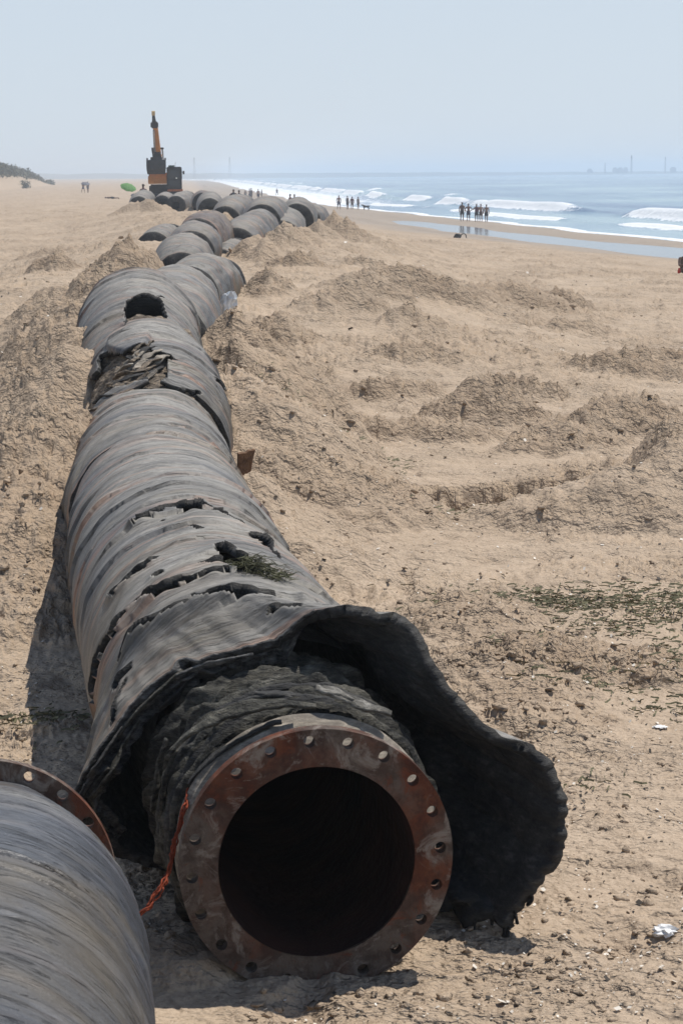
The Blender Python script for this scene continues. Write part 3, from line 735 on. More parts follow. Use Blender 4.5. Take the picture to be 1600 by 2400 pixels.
for pts, w_, q in PLY: strip('torn_ply', pts, w_, [BROKEN, TORN, FRAY][q % 3], hose, .010, 700+q, 40, .6)
PALEF = mat_torn('pale_frayed_cord', (.03, .028, .022), (.34, .32, .28), .5, .03)
for i, (pts, w_, mm) in enumerate([
     (c5((750, 335), (800, 345), (860, 372), (920, 392), (962, 402)), .035, PALEF),
     (c5((740, 328), (800, 350), (850, 366)), .03, PALEF),
     (c5((560, 345), (640, 350), (720, 368), (800, 385), (880, 420)), .03, TORN),
     (c5((450, 410), (520, 372), (600, 350), (680, 352)), .03, TORN),
     (c5((310, 520), (360, 470), (440, 420), (540, 385), (640, 375), (740, 385)), .028, FRAY),
     (c5((370, 610), (420, 550), (500, 490), (600, 440), (640, 430)), .022, TORN)]):
    Yk = 6.85 if i < 4 else 6.62
    P3 = [atY(x, y, Yk-(.12 if i < 2 else 0)) for x, y in pts]
    strip('torn_strip', P3, w_, mm, hose, .014, 11+i)
for i, pts in enumerate([((300, 480), (280, 560), (270, 640), (262, 690)), ((330, 510), (300, 590), (290, 650), (285, 720))]):
    P3 = [atY(x, y, 6.8) for x, y in c5(*pts)]
    strip('hanging_strip', P3, .03, FRAY, hose, .012, 31+i)
# helical bands on the winding
def helix(r, y0, y1, turns, a0, wid, th, mat, seed, span=(0, 1)):
    n = 220; s = np.linspace(*span, n); a = a0+s*turns*2*math.pi; y = y0+(y1-y0)*s
    c = np.linspace(-1, 1, 5)
    w_ = wid*(1+.4*fbm(s*20, s*0, 3, seed)); rr = r+.018*fbm(s*16, s*0+3, 3, seed+2)
    G = np.stack([(rr[:, None]+th*(1-c[None]**2))*np.sin(a)[:, None], y[:, None]+w_[:, None]*c[None], (rr[:, None]+th*(1-c[None]**2))*np.cos(a)[:, None]], -1)
    me = mesh_np('binding', G.reshape(-1, 3), grid_faces(n, 5)); me.materials.append(mat); return me
for i, (y0, y1, a0, tn, w_, mm) in enumerate([(.27, .33, -2.2, .75, .022, FRAY), (.34, .38, -2.0, .7, .02, TORN), (.42, .47, -2.1, .8, .028, FRAY), (.55, .6, -1.9, .7, .026, FRAY), (.48, .54, -1.6, .5, .015, TORN)]):
    o = link('binding', helix(.50+.004*i, y0, y1, tn, a0, w_, .02, mm, 50+i)); sub(o, hose, FC, AXF)

# ------------------------------------------------------------------ ropes, weed, litter
def tubecurve(name, pts, r, mat, n=80, sides=6, jitter=0, seed=0, taper=False):
    P, t = crom(pts, n)
    if jitter: P = P + jitter*np.stack([fbm(t*18, t*0+k, 3, seed+k) for k in range(3)], 1)
    T, Rr, U = frames(P); th = np.linspace(0, 2*math.pi, sides+1)
    rr = r*(np.linspace(1, .2, n) if taper else np.ones(n))
    G = P[:, None]+rr[:, None, None]*(np.cos(th)[None, :, None]*Rr[:, None]+np.sin(th)[None, :, None]*U[:, None])
    return mesh_np(name, G.reshape(-1, 3), grid_faces(n, sides+1))
def join(name, meshes):
    V = []; F = {3: [], 4: []}; off = 0; bm = bmesh.new()
    for m_ in meshes: bm.from_mesh(m_)
    me = bpy.data.meshes.new(name); bm.to_mesh(me); bm.free()
    me.polygons.foreach_set('use_smooth', np.ones(len(me.polygons), bool)); return me
ORANGE = simple('orange_rope_fibre', (.28, .055, .022), .8, 0, .35, 30)
rp = [atY(445, 1850, 6.62), atY(430, 1905, 6.55), atY(410, 1975, 6.5), atY(395, 2040, 6.45), atY(375, 2085, 6.4), atY(350, 2120, 6.38), atY(328, 2142, 6.36)]
ms = [tubecurve('r', [p+np.array([.006*math.sin(i*2.1+k), .006*math.cos(k+i), .006*math.sin(k*2+i)]) for i, p in enumerate(rp)], .0035, None, 120, 6, .02, 5*k) for k in range(5)]
tag(link('rope', join('rope', ms), ORANGE), 'frayed orange rope hanging from the hose end left of the rusty flange', 'rope')
WEED = simple('dark_olive_seaweed', (.05, .05, .022), .75, 0, .6, 20); WEED2 = simple('green_beach_weed', (.15, .14, .08), .85, 0, .5, 12)
def weedclump(c, rx, ry, n, seed, r=.004, h=.05, L=.25):
    rr = np.random.default_rng(seed); ms = []
    for k in range(n):
        p = np.array([c[0]+rr.normal()*rx*.45, c[1]+rr.normal()*ry*.45, c[2]+abs(rr.normal())*h*.4]); a = rr.uniform(0, 6.28); pts = [p]
        for j in range(4):
            a += rr.normal()*.8; p = p+np.array([math.cos(a)*L/4, math.sin(a)*L/4*1.4, rr.normal()*h*.35]); pts.append(p)
        ms.append(tubecurve('w', pts, r, None, 14, 3, 0, 0, True))
    return join('weed', ms)
c = atY(635, 1345, 11.0)
hc = np.array([-.8, 10.85, 1.06])
def on_front(px_, py_, off=0.):
    gx, gy = project(SHELL_A); zz = np.linalg.norm(SHELL_A-np.array([0, 0, EYE]), axis=-1); dd = np.hypot(gx-px_, gy-py_)+zz*2.5; q = np.unravel_index(dd.argmin(), dd.shape); return SHELL_A[q]+np.array([0, 0, off])
ms = [weedclump(on_front(x_, y_, .015), .06, .04, 34, 4+i_, .003, .02, .10) for i_, (x_, y_) in enumerate([(585, 1322), (605, 1340), (630, 1348), (655, 1362), (580, 1335)])]
me = join('weed', ms)
tag(link('seaweed_clump', me, WEED), 'dark olive seaweed tangle lying in the split on top of the nearest hose', 'seaweed')

# ------------------------------------------------------------------ near left hose
def left_hose():
    fc = atY(-34, 2080, 6.3)
    root = empty('dredging_hose', (fc[0], fc[1], 0), 0, 'slate grey hose cut off by the lower left corner with its bolt flange turned away', 'pipe')
    ax = Vector((.12, -1, .04)).normalized()
    f = link('flange', flange_mesh(.462, .30, .035, 20, .428, .021, 5), RUST); sub(f, root, fc, (-.10, 1, -.04))
    prof = [(0, .39), (.1, .41), (.24, .44), (.38, .485), (.5, .515), (.65, .545), (.8, .56), (1.2, .565), (1.285, .566), (1.30, .548), (1.33, .566), (1.40, .568), (1.42, .552), (1.44, .568), (2.2, .57), (3.4, .57), (5., .57)]
    P = []
    for (a, b) in zip(prof[:-1], prof[1:]):
        n = max(2, int((b[0]-a[0])/.02))
        for k in range(n): P.append((a[0]+(b[0]-a[0])*k/n, a[1]+(b[1]-a[1])*k/n))
    me = lathe('shell', P, 260, None, .012, 3)
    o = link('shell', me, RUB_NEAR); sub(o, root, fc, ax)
    md = o.modifiers.new('flip', 'WEIGHTED_NORMAL') if False else None
left_hose()

# ------------------------------------------------------------------ the other hoses
OR = {'B': ('straight grey hose with rust streaks joined behind the nearest burst hose', 1), 'C': ('grey hose with a sand-filled torn crater on its top, third from the camera', 1),
      'D': ('pale grey hose with a ragged dark hole gaping above the torn crater hose', 2), 'E': ('long grey hose right behind the holed hose, below the white plastic bag', 0),
      'F': ('short hose bulging right, with white crumpled plastic beside its near end', 0), 'G': ('smooth rounded grey hose just right of the clodded sand heap', 0),
      'H': ('short grey hose piece leading into the rusty brown hose', 2), 'H2': ('rusty brown hose with an open dark end on its right', 3),
      'G2': ('small grey hose end lying apart on the left, below the excavator', 2), 'I': ('low grey hose end poking from sand right of the rusty brown hose', 2),
      'J': ('hose slanting up to the right from the small low hose end', 0), 'J2': ('wide humped hose on top of the slanting hose', 2),
      'K': ('smooth grey hose right of the wide humped hose, sloping into sand', 2), 'K2': ('grey hose with dark shaded side resting highest near the water', 0),
      'K3': ('rightmost hose end of the line, nearest the surf', 2), 'L': ('plain grey hose hump below the two people with hands on hips', 2),
      'M': ('hose hump just left of the one below the hands-on-hips person', 0), 'N': ('rusty topped hose hump, third from the right of the far humps', 3),
      'O': ('domed grey hose hump right below the excavator cab', 2), 'P': ('lower hose hump between the two domed ones below the excavator', 0),
      'Q': ('leftmost hose hump, half under a sand pile below the excavator tracks', 0)}
HOLES = {
 'B': [crackpoly(c3((550, 1422), (620, 1395), (720, 1375), (800, 1372), (900, 1385), (970, 1408)), [1, 1.6, 2, 2.2, 2, 1]),
       crackpoly(c3((965, 1458), (1040, 1500), (1118, 1580)), [.8, 1.6, 1.]),
       c3((165, 1690), (175, 1600), (210, 1510), (245, 1475), (240, 1540), (215, 1640), (195, 1720)), crackpoly(c3((245, 1475), (300, 1430), (375, 1375)), [2, 2, .8]),
       crackpoly(c3((480, 1312), (520, 1298)), 1.2)],
 'C': [c3((345, 715), (400, 700), (440, 715), (490, 700), (600, 640), (665, 675), (830, 740), (760, 760), (765, 860), (720, 885), (560, 880), (420, 930), (330, 1010), (300, 1060), (215, 1190), (205, 1050), (240, 920), (285, 860), (345, 800)),
       c3((228, 850), (285, 845), (300, 870), (250, 885)), crackpoly(c3((800, 915), (860, 925), (920, 945), (965, 945)), [1, 4, 6, 4]),
       crackpoly(c3((640, 978), (740, 985), (860, 1010), (940, 1055)), [2, 4, 5, 2]), c3((1080, 700), (1110, 720), (1140, 780), (1125, 800), (1095, 760)),
       c3((1045, 850), (1095, 890), (1140, 960), (1150, 1040), (1120, 960), (1080, 900))],
 'D': [c3((505, 590), (510, 500), (505, 440), (515, 390), (555, 355), (620, 345), (690, 360), (735, 400), (765, 500), (770, 590)), crackpoly(c3((790, 235), (850, 270), (905, 350)), [1.5, 4, 3]),
       crackpoly(c3((700, 345), (745, 355)), 2)],
}
HG = 'dredging hoses lying end to end along the beach'
for k, st in SEG.items():
    if k == 'A': continue
    lab, mi = OR[k]; st = [np.array(p, float) for p in st]
    L = sum(np.linalg.norm(b-a) for a, b in zip(st[:-1], st[1:]))
    big = k in 'BCD'; nu, nv = (230, 190) if big else ((100, 70) if st[0][1] < 60 else (64, 40))
    root = empty('dredging_hose', (st[0][0], st[0][1], 0), 0, lab, 'pipe', HG)
    rad = RAD*{'C': 1.03, 'H2': 1.03, 'I': .85, 'J': 1.08, 'J2': 1.14, 'K': 1.05, 'K2': 1.15, 'L': 1.1, 'M': 1.1, 'N': 1.1, 'O': 1.1, 'Q': 1.1}.get(k, 1.)
    if st[0][1] > 34 and mi != 3: mi = 5 if sum(map(ord, k)) % 2 else 4
    pr = endprof(.22, .08) if big else endprof(.7, .26)
    if k == 'C': pr = lambda s, t: 1 - .03*np.exp(-((t)/.15)**1.5) - .10*np.exp(-((t[-1]-t)/.3)**1.5)
    if k == 'D': pr = lambda s, t: 1 - .12*np.exp(-((t[-1]-t)/.4)**1.5) - .18*np.exp(-(t/.6)**1.5)
    sd = sum(map(ord, k))
    G, uv, dv, t = tube_grid(st, nu, nv, rad, sd, .024 if big else .05, pr, .5 if big else 0)
    if k == 'C':   # wound ridges where the skin has worn through
        uu = np.linspace(0, 1, nu)[None]; G = G + dv*(.007*np.maximum(0, np.sin(t*2*math.pi/.055))[:, None]*ss(.40, .5, uu)*ss(1.4, .9, t)[:, None])[..., None]
    if k == 'C':   # blister of sound skin above the crater
        bx, by = project(G); G = G + dv*(.055*ss(1, .75, np.sqrt(((bx-303)/56)**2+((by-803)/30+(bx-303)*.006)**2)))[..., None]
    kf = None
    if k in HOLES: G, kf = opened(G, dv, HOLES[k], sd, .03, 3)
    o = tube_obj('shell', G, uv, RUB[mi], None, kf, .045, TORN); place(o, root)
    if k in HOLES:
        if k == 'C':
            G2, uv2, dv2, t2 = tube_grid(st, 220, 200, rad-.085, sd+3, .02)
            th = np.linspace(0, 1, 220)[None]*12
            lay = ridged(t2[:, None]*5+th*.25, th*.8, 4, 88, .6)
            G2 = G2+dv2*(.085*(lay-.35))[..., None]
            o = tube_obj('inner_hose', G2, uv2, CAKED, None, None, 0)
            o['label'] = 'sand caked torn plies inside the crater'
        elif k == 'D':
            G2, uv2, _, _ = tube_grid(st, 90, 60, rad-.30, sd+3, .03); o = tube_obj('inner_hose', G2, uv2, TORN, None, None, 0)
        else:
            G2, uv2, _, _ = tube_grid(st, 90, 60, rad-.09, sd+3, .03); o = tube_obj('inner_hose', G2, uv2, TORN, None, None, 0)
        place(o, root)
        if k == 'C':
            gx, gy = project(G); vd = (((np.array([0, 0, EYE])-G)*dv).sum(-1) > 0)
            def on_hose(px_, py_, off):
                dd = (gx-px_)**2+(gy-py_)**2+np.where(vd, 0, 1e9); q = np.unravel_index(dd.argmin(), dd.shape); return G[q]+dv[q]*off
            pr_ = np.random.default_rng(17)
            for q in range(26):
                f_ = q/25; yb = 700+f_*330+pr_.normal()*12; xl = 560-340*f_**.8+pr_.normal()*30; xr = 770-330*max(0, f_-.45)+pr_.normal()*25; w0 = (xr-xl)*pr_.uniform(.35, .9); x0_ = pr_.uniform(xl, xr-w0)
                pts = [on_hose(*c3((x0_+w0*a, yb+ (1-((x0_+w0*a-480)/330)**2)*-20 + (480-(x0_+w0*a))*.42+pr_.normal()*5))[0], pr_.uniform(-.055, .0)) for a in np.linspace(0, 1, 5)]
                st_ = strip('torn_ply', pts, pr_.uniform(.018, .05), [CAKED, TORN, CAKED, SANDYM][q % 4], None, .012, 500+q, 40, pr_.uniform(-.4, .4)); place(st_, root)
    else:      # shoulder band and stub at the near end, both real rings
        P, tt = crom(st, 20); d0 = P[0]-P[2]; d0 /= np.linalg.norm(d0)
        o = link('collar', lathe('collar', [(-.02, rad*.80), (.0, rad*.84), (.10, rad*.85), (.12, rad*.78), (.2, rad*.6), (.21, rad*.35)], 48, TORN, .02, sd)); sub(o, root, P[0]+d0*.0, tuple(d0))
        d1 = P[-1]-P[-3]; d1 /= np.linalg.norm(d1)
        o = link('collar', lathe('collar', [(-.02, rad*.80), (.0, rad*.84), (.10, rad*.85), (.12, rad*.78), (.2, rad*.6), (.21, rad*.35)], 48, TORN, .02, sd+1)); sub(o, root, P[-1]+d1*.0, tuple(d1))
        if L > 99:
            n0 = int(.55*nv)
            G3, uv3, _, _ = tube_grid(crom(st, 40)[0][17:24], nu, 10, rad+.012, sd, .02); o = tube_obj('band', G3, uv3, RUB[(mi+1) % 3], None, None, .02); place(o, root)
# plates peeled from the crater hose and the joint of the nearest ones
bulge = [atY(x, y, 17.15) for x, y in c3((395, 640), (450, 590), (530, 565), (600, 590), (655, 600))]

# ------------------------------------------------------------------ loose sand, shells, weed
def scatter_pts(n, ymax=70, spread=.24, seed=1, ymin=5.):
    r = np.random.default_rng(seed)
    iy = r.uniform(1/ymax, 1/ymin, n)**1.0; Y = 1/iy; X = Y*r.uniform(-spread, spread, n)
    return X, Y
def clear_of_pipe(X, Y, m_=.5):
    ok = np.ones(X.shape, bool)
    for x, y, z in BERM[BERM[:, 1] < 46]:
        ok &= ~((np.abs(X-x) < m_) & (np.abs(Y-y) < .45))
    ok &= ~((Y < 6.6) & (X < -.35)); ok &= ~((Y > 6.3) & (Y < 7.6) & (np.abs(X+.1) < .55)); return ok
def clods():
    X, Y = scatter_pts(75000, 60, .25, 2)
    r = np.random.default_rng(5); ground(X, Y, False); pr = .10+.75*ROUGH[0]*ss(-.1, .3, fbm(X*1.9, Y*1.2, 3, 33))
    k = (r.uniform(size=len(X)) < pr*.42) & clear_of_pipe(X, Y, .75); X, Y = X[k], Y[k]
    Z = ground(X, Y); rg = ROUGH[0]; n = len(X)
    sz = np.minimum(r.lognormal(-5.0, .5, n)*(1+.8*rg), .02)*(1+.05*Y)
    base = np.array([[1, 0, 0], [-1, 0, 0], [0, 1, 0], [0, -1, 0], [0, 0, .7], [0, 0, -.7]], float)
    tri = np.array([[0, 2, 4], [2, 1, 4], [1, 3, 4], [3, 0, 4], [2, 0, 5], [1, 2, 5], [3, 1, 5], [0, 3, 5]])
    # one subdivision for rounder lumps
    bm = bmesh.new(); bmesh.ops.create_icosphere(bm, subdivisions=1, radius=1); bV = np.array([v.co[:] for v in bm.verts]); bF = np.array([[v.index for v in f.verts] for f in bm.faces]); bm.free()
    an = r.uniform(0, 6.28, n); c_, s_ = np.cos(an), np.sin(an)
    sc = np.stack([r.uniform(.6, 1.5, n), r.uniform(.6, 1.2, n), r.uniform(.35, .8, n)], 1)*sz[:, None]
    v = bV[None]*(1+.35*r.normal(size=(n, len(bV), 1)))*sc[:, None]
    vx = v[..., 0]*c_[:, None]-v[..., 1]*s_[:, None]; vy = v[..., 0]*s_[:, None]+v[..., 1]*c_[:, None]
    V = np.stack([vx+X[:, None], vy+Y[:, None], v[..., 2]+(Z+sz*.15)[:, None]], -1).reshape(-1, 3)
    F = (bF[None]+(np.arange(n)*len(bV))[:, None, None]).reshape(-1, 3)
    me = mesh_np('sand_clods', V, F, smooth=True); attr(me, 'wet', np.zeros(len(V))); attr(me, 'dug', np.repeat(.05+.5*rg, len(bV)))
    tag(link('sand_clods', me, SAND), 'small crumbs and clods of sand strewn over the beach', 'sand', kind='stuff')
clods()
def flakes(name, n, seed, mat, size, label, cat, thr=-.3, ymax=60, elong=1.):
    X, Y = scatter_pts(n, ymax, .25, seed)
    k = (fbm(X*1.1, Y*.6, 3, seed+3) > thr) & clear_of_pipe(X, Y, .7); X, Y = X[k], Y[k]; n = len(X); Z = ground(X, Y); r = np.random.default_rng(seed)
    sz = size*r.lognormal(0, .5, n)*(.55+.045*Y); a = r.uniform(0, 6.28, n)
    q = np.array([[-1, -.6], [.9, -.7], [1, .6], [-.7, .8]])
    tl = r.normal(size=(n, 2))*.35
    px = (q[None, :, 0]*elong*np.cos(a)[:, None]-q[None, :, 1]*np.sin(a)[:, None])*sz[:, None]; py = (q[None, :, 0]*elong*np.sin(a)[:, None]+q[None, :, 1]*np.cos(a)[:, None])*sz[:, None]
    pz = px*tl[:, :1]+py*tl[:, 1:]+(Z+sz*.5+.004)[:, None]
    V = np.stack([px+X[:, None], py+Y[:, None], pz], -1).reshape(-1, 3); F = np.arange(4*n).reshape(-1, 4)
    tag(link(name, mesh_np(name, V, F, smooth=False), mat), label, cat, kind='stuff')
flakes('shell_fragments', 6500, 11, simple('pale_shell', (.68, .62, .53), .5), .0045, 'pale broken shells scattered on the dry sand', 'shells')
flakes('dark_fragments', 3500, 13, simple('dark_debris', (.06, .05, .04), .8), .0055, 'dark crumbs of rubber and wood scattered on the sand', 'debris', -.1)
def weed_stuff():
    r = np.random.default_rng(3); spots = []
    for (px, py, rx, ry, n) in [(1330, 1385, 1.0, .35, 260), (1450, 1400, .7, .4, 200), (1240, 1380, .4, .2, 80), (1560, 1530, .25, .5, 110), (1390, 1590, .6, .2, 70), (1420, 1440, .5, .2, 60), (60, 1690, .35, .2, 60), (130, 1672, .3, .15, 60), (10, 1668, .2, .1, 40), (1190, 1510, .2, .12, 25),
                                (800, 1080, .6, .3, 90), (840, 1060, .4, .2, 50), (640, 1060, .4, .2, 40), (1480, 1365, .9, .25, 120), (1540, 1410, .3, .2, 60), (1500, 1640, .3, .1, 24), (1340, 1820, .25, .1, 16), (1050, 1180, .4, .2, 20)]:
        p = atZ(px*J, py*J, 0); 
        for k in range(int(n*1.3)): spots.append((p[0]+r.normal()*rx*.5, p[1]+r.normal()*ry*.8))
    X = np.array([s[0] for s in spots]); Y = np.array([s[1] for s in spots]); Z = ground(X, Y); V = []; F = []
    for x, y, z in zip(X, Y, Z):
        a = r.uniform(0, 6.28); L = r.uniform(.03, .10); p = np.array([x, y, z+.006]); w_ = .0016+.00016*y
        i0 = len(V)
        for j in range(4):
            nrm = np.array([-math.sin(a), math.cos(a), 0])*w_
            V += [p-nrm, p+nrm+np.array([0, 0, .008])]; a += r.normal()*.7; p = p+np.array([math.cos(a)*L/3, math.sin(a)*L/3, r.uniform(-.004, .008)])
        for j in range(3): F.append((i0+2*j, i0+2*j+2, i0+2*j+3, i0+2*j+1))
    tag(link('beach_weed', mesh_np('beach_weed', V, F, smooth=False), WEED2), 'dry green weed strewn in thin patches over the sand', 'seaweed', kind='stuff')
weed_stuff()

# crumpled litter
def crumple(name, r_, seed, mat, flat=.4, tall=1., thick=.0):
    bm = bmesh.new(); bmesh.ops.create_icosphere(bm, subdivisions=3, radius=1)
    V = np.array([v.co[:] for v in bm.verts]); F = np.array([[v.index for v in f.verts] for f in bm.faces]); bm.free()
    d = .55+.9*ridged(V[:, 0]*1.7+seed, V[:, 1]*1.7+V[:, 2]*1.3, 3, seed)+.3*fbm(V[:, 0]*1.1, V[:, 1]*1.1+seed, 2, seed)
    V = V*d[:, None]*np.array([1, .7, flat*tall])*r_
    return mesh_np(name, V, F, smooth=False)
WHITEP = simple('white_paper', (.78, .77, .75), .55, 0, .1, 20, .002)
b_ = NB('clear_crumpled_plastic'); b_.P(Base_Color=(.8, .83, .86), Roughness=.18, Transmission_Weight=.35, Alpha=1.); CLEAR = b_.m
def on_ground(px, py, z0=0):
    z = z0
    for _ in range(6): p = atZ(px, py, z); z = gz(p[0], p[1])
    return np.array([p[0], p[1], z])
def litter(name, px, py, r_, mat, label, cat, seed, flat=.35, rz=0, group=None):
    p = on_ground(px, py); o = link(name, crumple(name, r_, seed, mat, flat), mat); o.location = (p[0], p[1], p[2]+r_*flat*.6); o.rotation_euler = (0, 0, rz); tag(o, label, cat, group)
    return o
litter('paper_scrap', 1555, 2178, .052, WHITEP, 'crumpled white paper on the sand near the lower right edge', 'litter', 3, .4)
litter('paper_scrap', 1545, 1705, .035, WHITEP, 'flat pale scrap on the sand beside the right side green weed', 'litter', 5, .15)
litter('paper_scrap', 692, 1512, .03, WHITEP, 'small white scrap beside the burst black flap top', 'litter', 7, .2) if False else None
litter('blue_scrap', 673, 656, .09, simple('blue_plastic', (.05, .05, .28), .4), 'tiny blue plastic scrap on sand right of the pipes', 'litter', 9, .3)
pb = atY(535, 712, 29.5); o = link('plastic_bag', crumple('plastic_bag', .12, 21, CLEAR, 1.6), simple('white_plastic_film', (.75, .78, .8), .25)); o.location = pb; o.rotation_euler = (.2, .3, .2)
tag(o, 'shiny white crumpled plastic bag beside the hose halfway along the line', 'bag')
# dark rubber scrap with a loop on the beach by the water
p = on_ground(1078, 557, -.5)
t_ = empty('rubber_scrap', tuple(p), 0, 'dark rubber scrap with an upright loop on sand before the five bathers', 'debris')
DARKR = simple('dark_wet_rubber', (.04, .038, .036), .7)
t_.scale = (.5, .5, .5)
o = link('lump', crumple('lump', .42, 4, DARKR, .8), DARKR, t_); o.location = (-.35, 0, .18)
o = link('loop', tubecurve('loop', [(0, 0, .1), (.15, 0, .42), (.45, .05, .52), (.68, .05, .35), (.72, 0, 0)], .06, None, 30, 8, .02), DARKR, t_)
# leaning board stump by the hoses
p = on_ground(570, 1030)
p = atY(568, 1050, 15.6)
bm = bmesh.new(); bmesh.ops.create_cube(bm, size=1)
for v in bm.verts: v.co = Vector((v.co.x*.12*(1.1 if v.co.z > 0 else .7), v.co.y*.05, v.co.z*.42+(.05 if v.co.x > 0 and v.co.z > 0 else 0)))
bmesh.ops.subdivide_edges(bm, edges=bm.edges[:], cuts=4, use_grid_fill=True)
for v in bm.verts:
    q = v.co; v.co += Vector((math.sin(q.z*31+q.x*13), math.sin(q.x*43), math.sin(q.x*90)*.8))*.008
me = bpy.data.meshes.new('wood_stump'); bm.to_mesh(me); bm.free()
o = link('driftwood_stake', me, simple('rotten_brown_wood', (.16, .09, .05), .85, 0, .5, 9, .02)); o.location = (p[0], p[1], gz(p[0], p[1])+.1); o.rotation_euler = (.1, .12, .3)
tag(o, 'brown rotten wood stake sticking out of sand right of the hose joint', 'wood')

# ------------------------------------------------------------------ people
def skin_mesh(joints, edges, radii, root=0):
    me = bpy.data.meshes.new('body'); me.from_pydata([Vector(j) for j in joints], edges, []); o = bpy.data.objects.new('tmp', me); COL.objects.link(o)
    md = o.modifiers.new('s', 'SKIN'); 
    if not me.skin_vertices:
        bpy.context.view_layer.objects.active = o
        me.attributes.new
    for i, r in enumerate(radii):
        sv = me.skin_vertices[0].data[i]; sv.radius = (r[0], r[1]) if isinstance(r, tuple) else (r, r); sv.use_root = (i == root)
    o.modifiers.new('d', 'SUBSURF').levels = 2
    dg = bpy.context.evaluated_depsgraph_get(); dg.update()
    m2 = bpy.data.meshes.new_from_object(o.evaluated_get(dg)); bpy.data.objects.remove(o)
    m2.polygons.foreach_set('use_smooth', np.ones(len(m2.polygons), bool)); return m2
def person_mesh(pose='stand'):
    # faces +Y ; 1.72 m
    hip = .92
    J_ = [(0, 0, hip), (0, 0, 1.12), (0, .01, 1.36), (0, .01, 1.47), (0, .02, 1.53), (0, .03, 1.62), (0, .02, 1.69)]
    R1 = [(.16, .115), (.135, .10), (.17, .105), .055, .055, .085, .06]
    E = [(0, 1), (1, 2), (2, 3), (3, 4), (4, 5), (5, 6)]
    A = {'stand': [(.20, 0, 1.40), (.25, -.02, 1.13), (.26, .05, .88), (.265, .08, .80)], 'akimbo': [(.20, 0, 1.40), (.38, -.04, 1.17), (.20, .06, 1.0), (.15, .1, .98)],
         'walk': [(.20, 0, 1.40), (.25, -.1, 1.14), (.27, .02, .92), (.27, .06, .84)], 'arms': [(.2, 0, 1.4), (.34, .1, 1.2), (.22, .28, 1.2), (.18, .33, 1.22)]}
    for sd in (-1, 1):
        arm = A.get(pose, A['stand']); k = len(J_)
        for j, (x, y, z) in enumerate(arm):
            if pose == 'walk' and sd > 0: y = -y+.02
            J_.append((sd*x, y, z)); R1.append([.062, .048, .036, .04][j])
            E.append((2 if j == 0 else k+j-1, k+j))
        k = len(J_)
        st = {'walk': .16*sd}.get(pose, .0)
        leg = [(sd*.10, 0, hip-.10), (sd*.11, st+.03, .50), (sd*.11, st*1.5-.02, .09), (sd*.12, st*1.5+.12, .035)]
        for j, q in enumerate(leg):
            J_.append(q); R1.append([.095, .062, .042, .036][j]); E.append((0 if j == 0 else k+j-1, k+j))
    return skin_mesh(J_, E, R1)
def garment(pose, col):
    bm = bmesh.new()
    st = .16 if pose == 'walk' else 0
    rings = [(0, 0, 1.02, .165, .125), (0, 0, .92, .185, .135), (0, 0, .80, .19, .14)]
    def ringset(rs, n=20):
        prev = None
        for (x, y, z, a, b) in rs:
            cur = [bm.verts.new((x+a*math.cos(2*math.pi*k/n), y+b*math.sin(2*math.pi*k/n), z)) for k in range(n)]
            if prev:
                for k in range(n): bm.faces.new((prev[k], prev[(k+1) % n], cur[(k+1) % n], cur[k]))
            prev = cur
    ringset(rings)
    for sd in (-1, 1): ringset([(sd*.095, 0, .83, .10, .125), (sd*.105, st*sd*.6, .62, .095, .105)])
    me = bpy.data.meshes.new('shorts'); bm.to_mesh(me); bm.free(); me.polygons.foreach_set('use_smooth', np.ones(len(me.polygons), bool)); return me
def hairmesh():
    bm = bmesh.new(); bmesh.ops.create_uvsphere(bm, u_segments=16, v_segments=10, radius=1)
    for v in bm.verts:
        z = v.co.z; v.co = Vector((v.co.x*.088, v.co.y*.10+.012-(.02 if z < 0 else 0), 1.665+max(z, -.45 if v.co.y < 0 else .15)*.085))
    me = bpy.data.meshes.new('hair'); bm.to_mesh(me); bm.free(); me.polygons.foreach_set('use_smooth', np.ones(len(me.polygons), bool)); return me
HAIR = simple('dark_hair', (.02, .016, .013), .7); SK = [simple('tanned_skin', (.20, .105, .07), .55, 0, .1), simple('brown_skin', (.11, .058, .04), .55, 0, .1), simple('fair_skin', (.34, .2, .145), .55, 0, .1)]
CL = {'black': simple('black_cloth', (.02, .02, .024), .85), 'navy': simple('navy_cloth', (.03, .035, .09), .85), 'red': simple('red_cloth', (.62, .05, .02), .8), 'grey': simple('grey_cloth', (.14, .14, .15), .85), 'brown': simple('brown_cloth', (.10, .06, .045), .85), 'plum': simple('plum_cloth', (.10, .03, .05), .85)}
PM = {p: person_mesh(p) for p in ('stand', 'akimbo', 'walk', 'arms')}; HM = hairmesh(); GM = {p: garment(p, 0) for p in ('stand', 'walk')}
def shirtmesh():
    bm = bmesh.new(); n = 20; prev = None
    for (z, a, b) in [(.90, .185, .14), (1.02, .165, .13), (1.18, .165, .125), (1.34, .20, .13), (1.44, .165, .10), (1.49, .07, .07)]:
        cur = [bm.verts.new((a*math.cos(2*math.pi*k/n), b*math.sin(2*math.pi*k/n)+.005, z)) for k in range(n)]
        if prev:
            for k in range(n): bm.faces.new((prev[k], prev[(k+1) % n], cur[(k+1) % n], cur[k]))
        prev = cur
    me = bpy.data.meshes.new('shirt'); bm.to_mesh(me); bm.free(); me.polygons.foreach_set('use_smooth', np.ones(len(me.polygons), bool)); return me
SM = shirtmesh()
def person(x, y, z, pose, sk, sh, label, rz=0, s=1., shirt=None, group=None):
    r = empty('person', (x, y, z), rz, label, 'person', group); r.scale = (s, s, s)
    def part(n, me, mat):
        me2 = me.copy(); me2.materials.clear(); me2.materials.append(mat); o = link(n, me2, None, r); return o
    part('body', PM[pose], SK[sk]); part('hair', HM, HAIR); part('shorts', GM['walk' if pose == 'walk' else 'stand'], CL[sh])
    if shirt: part('shirt', SM, CL[shirt])
    return r
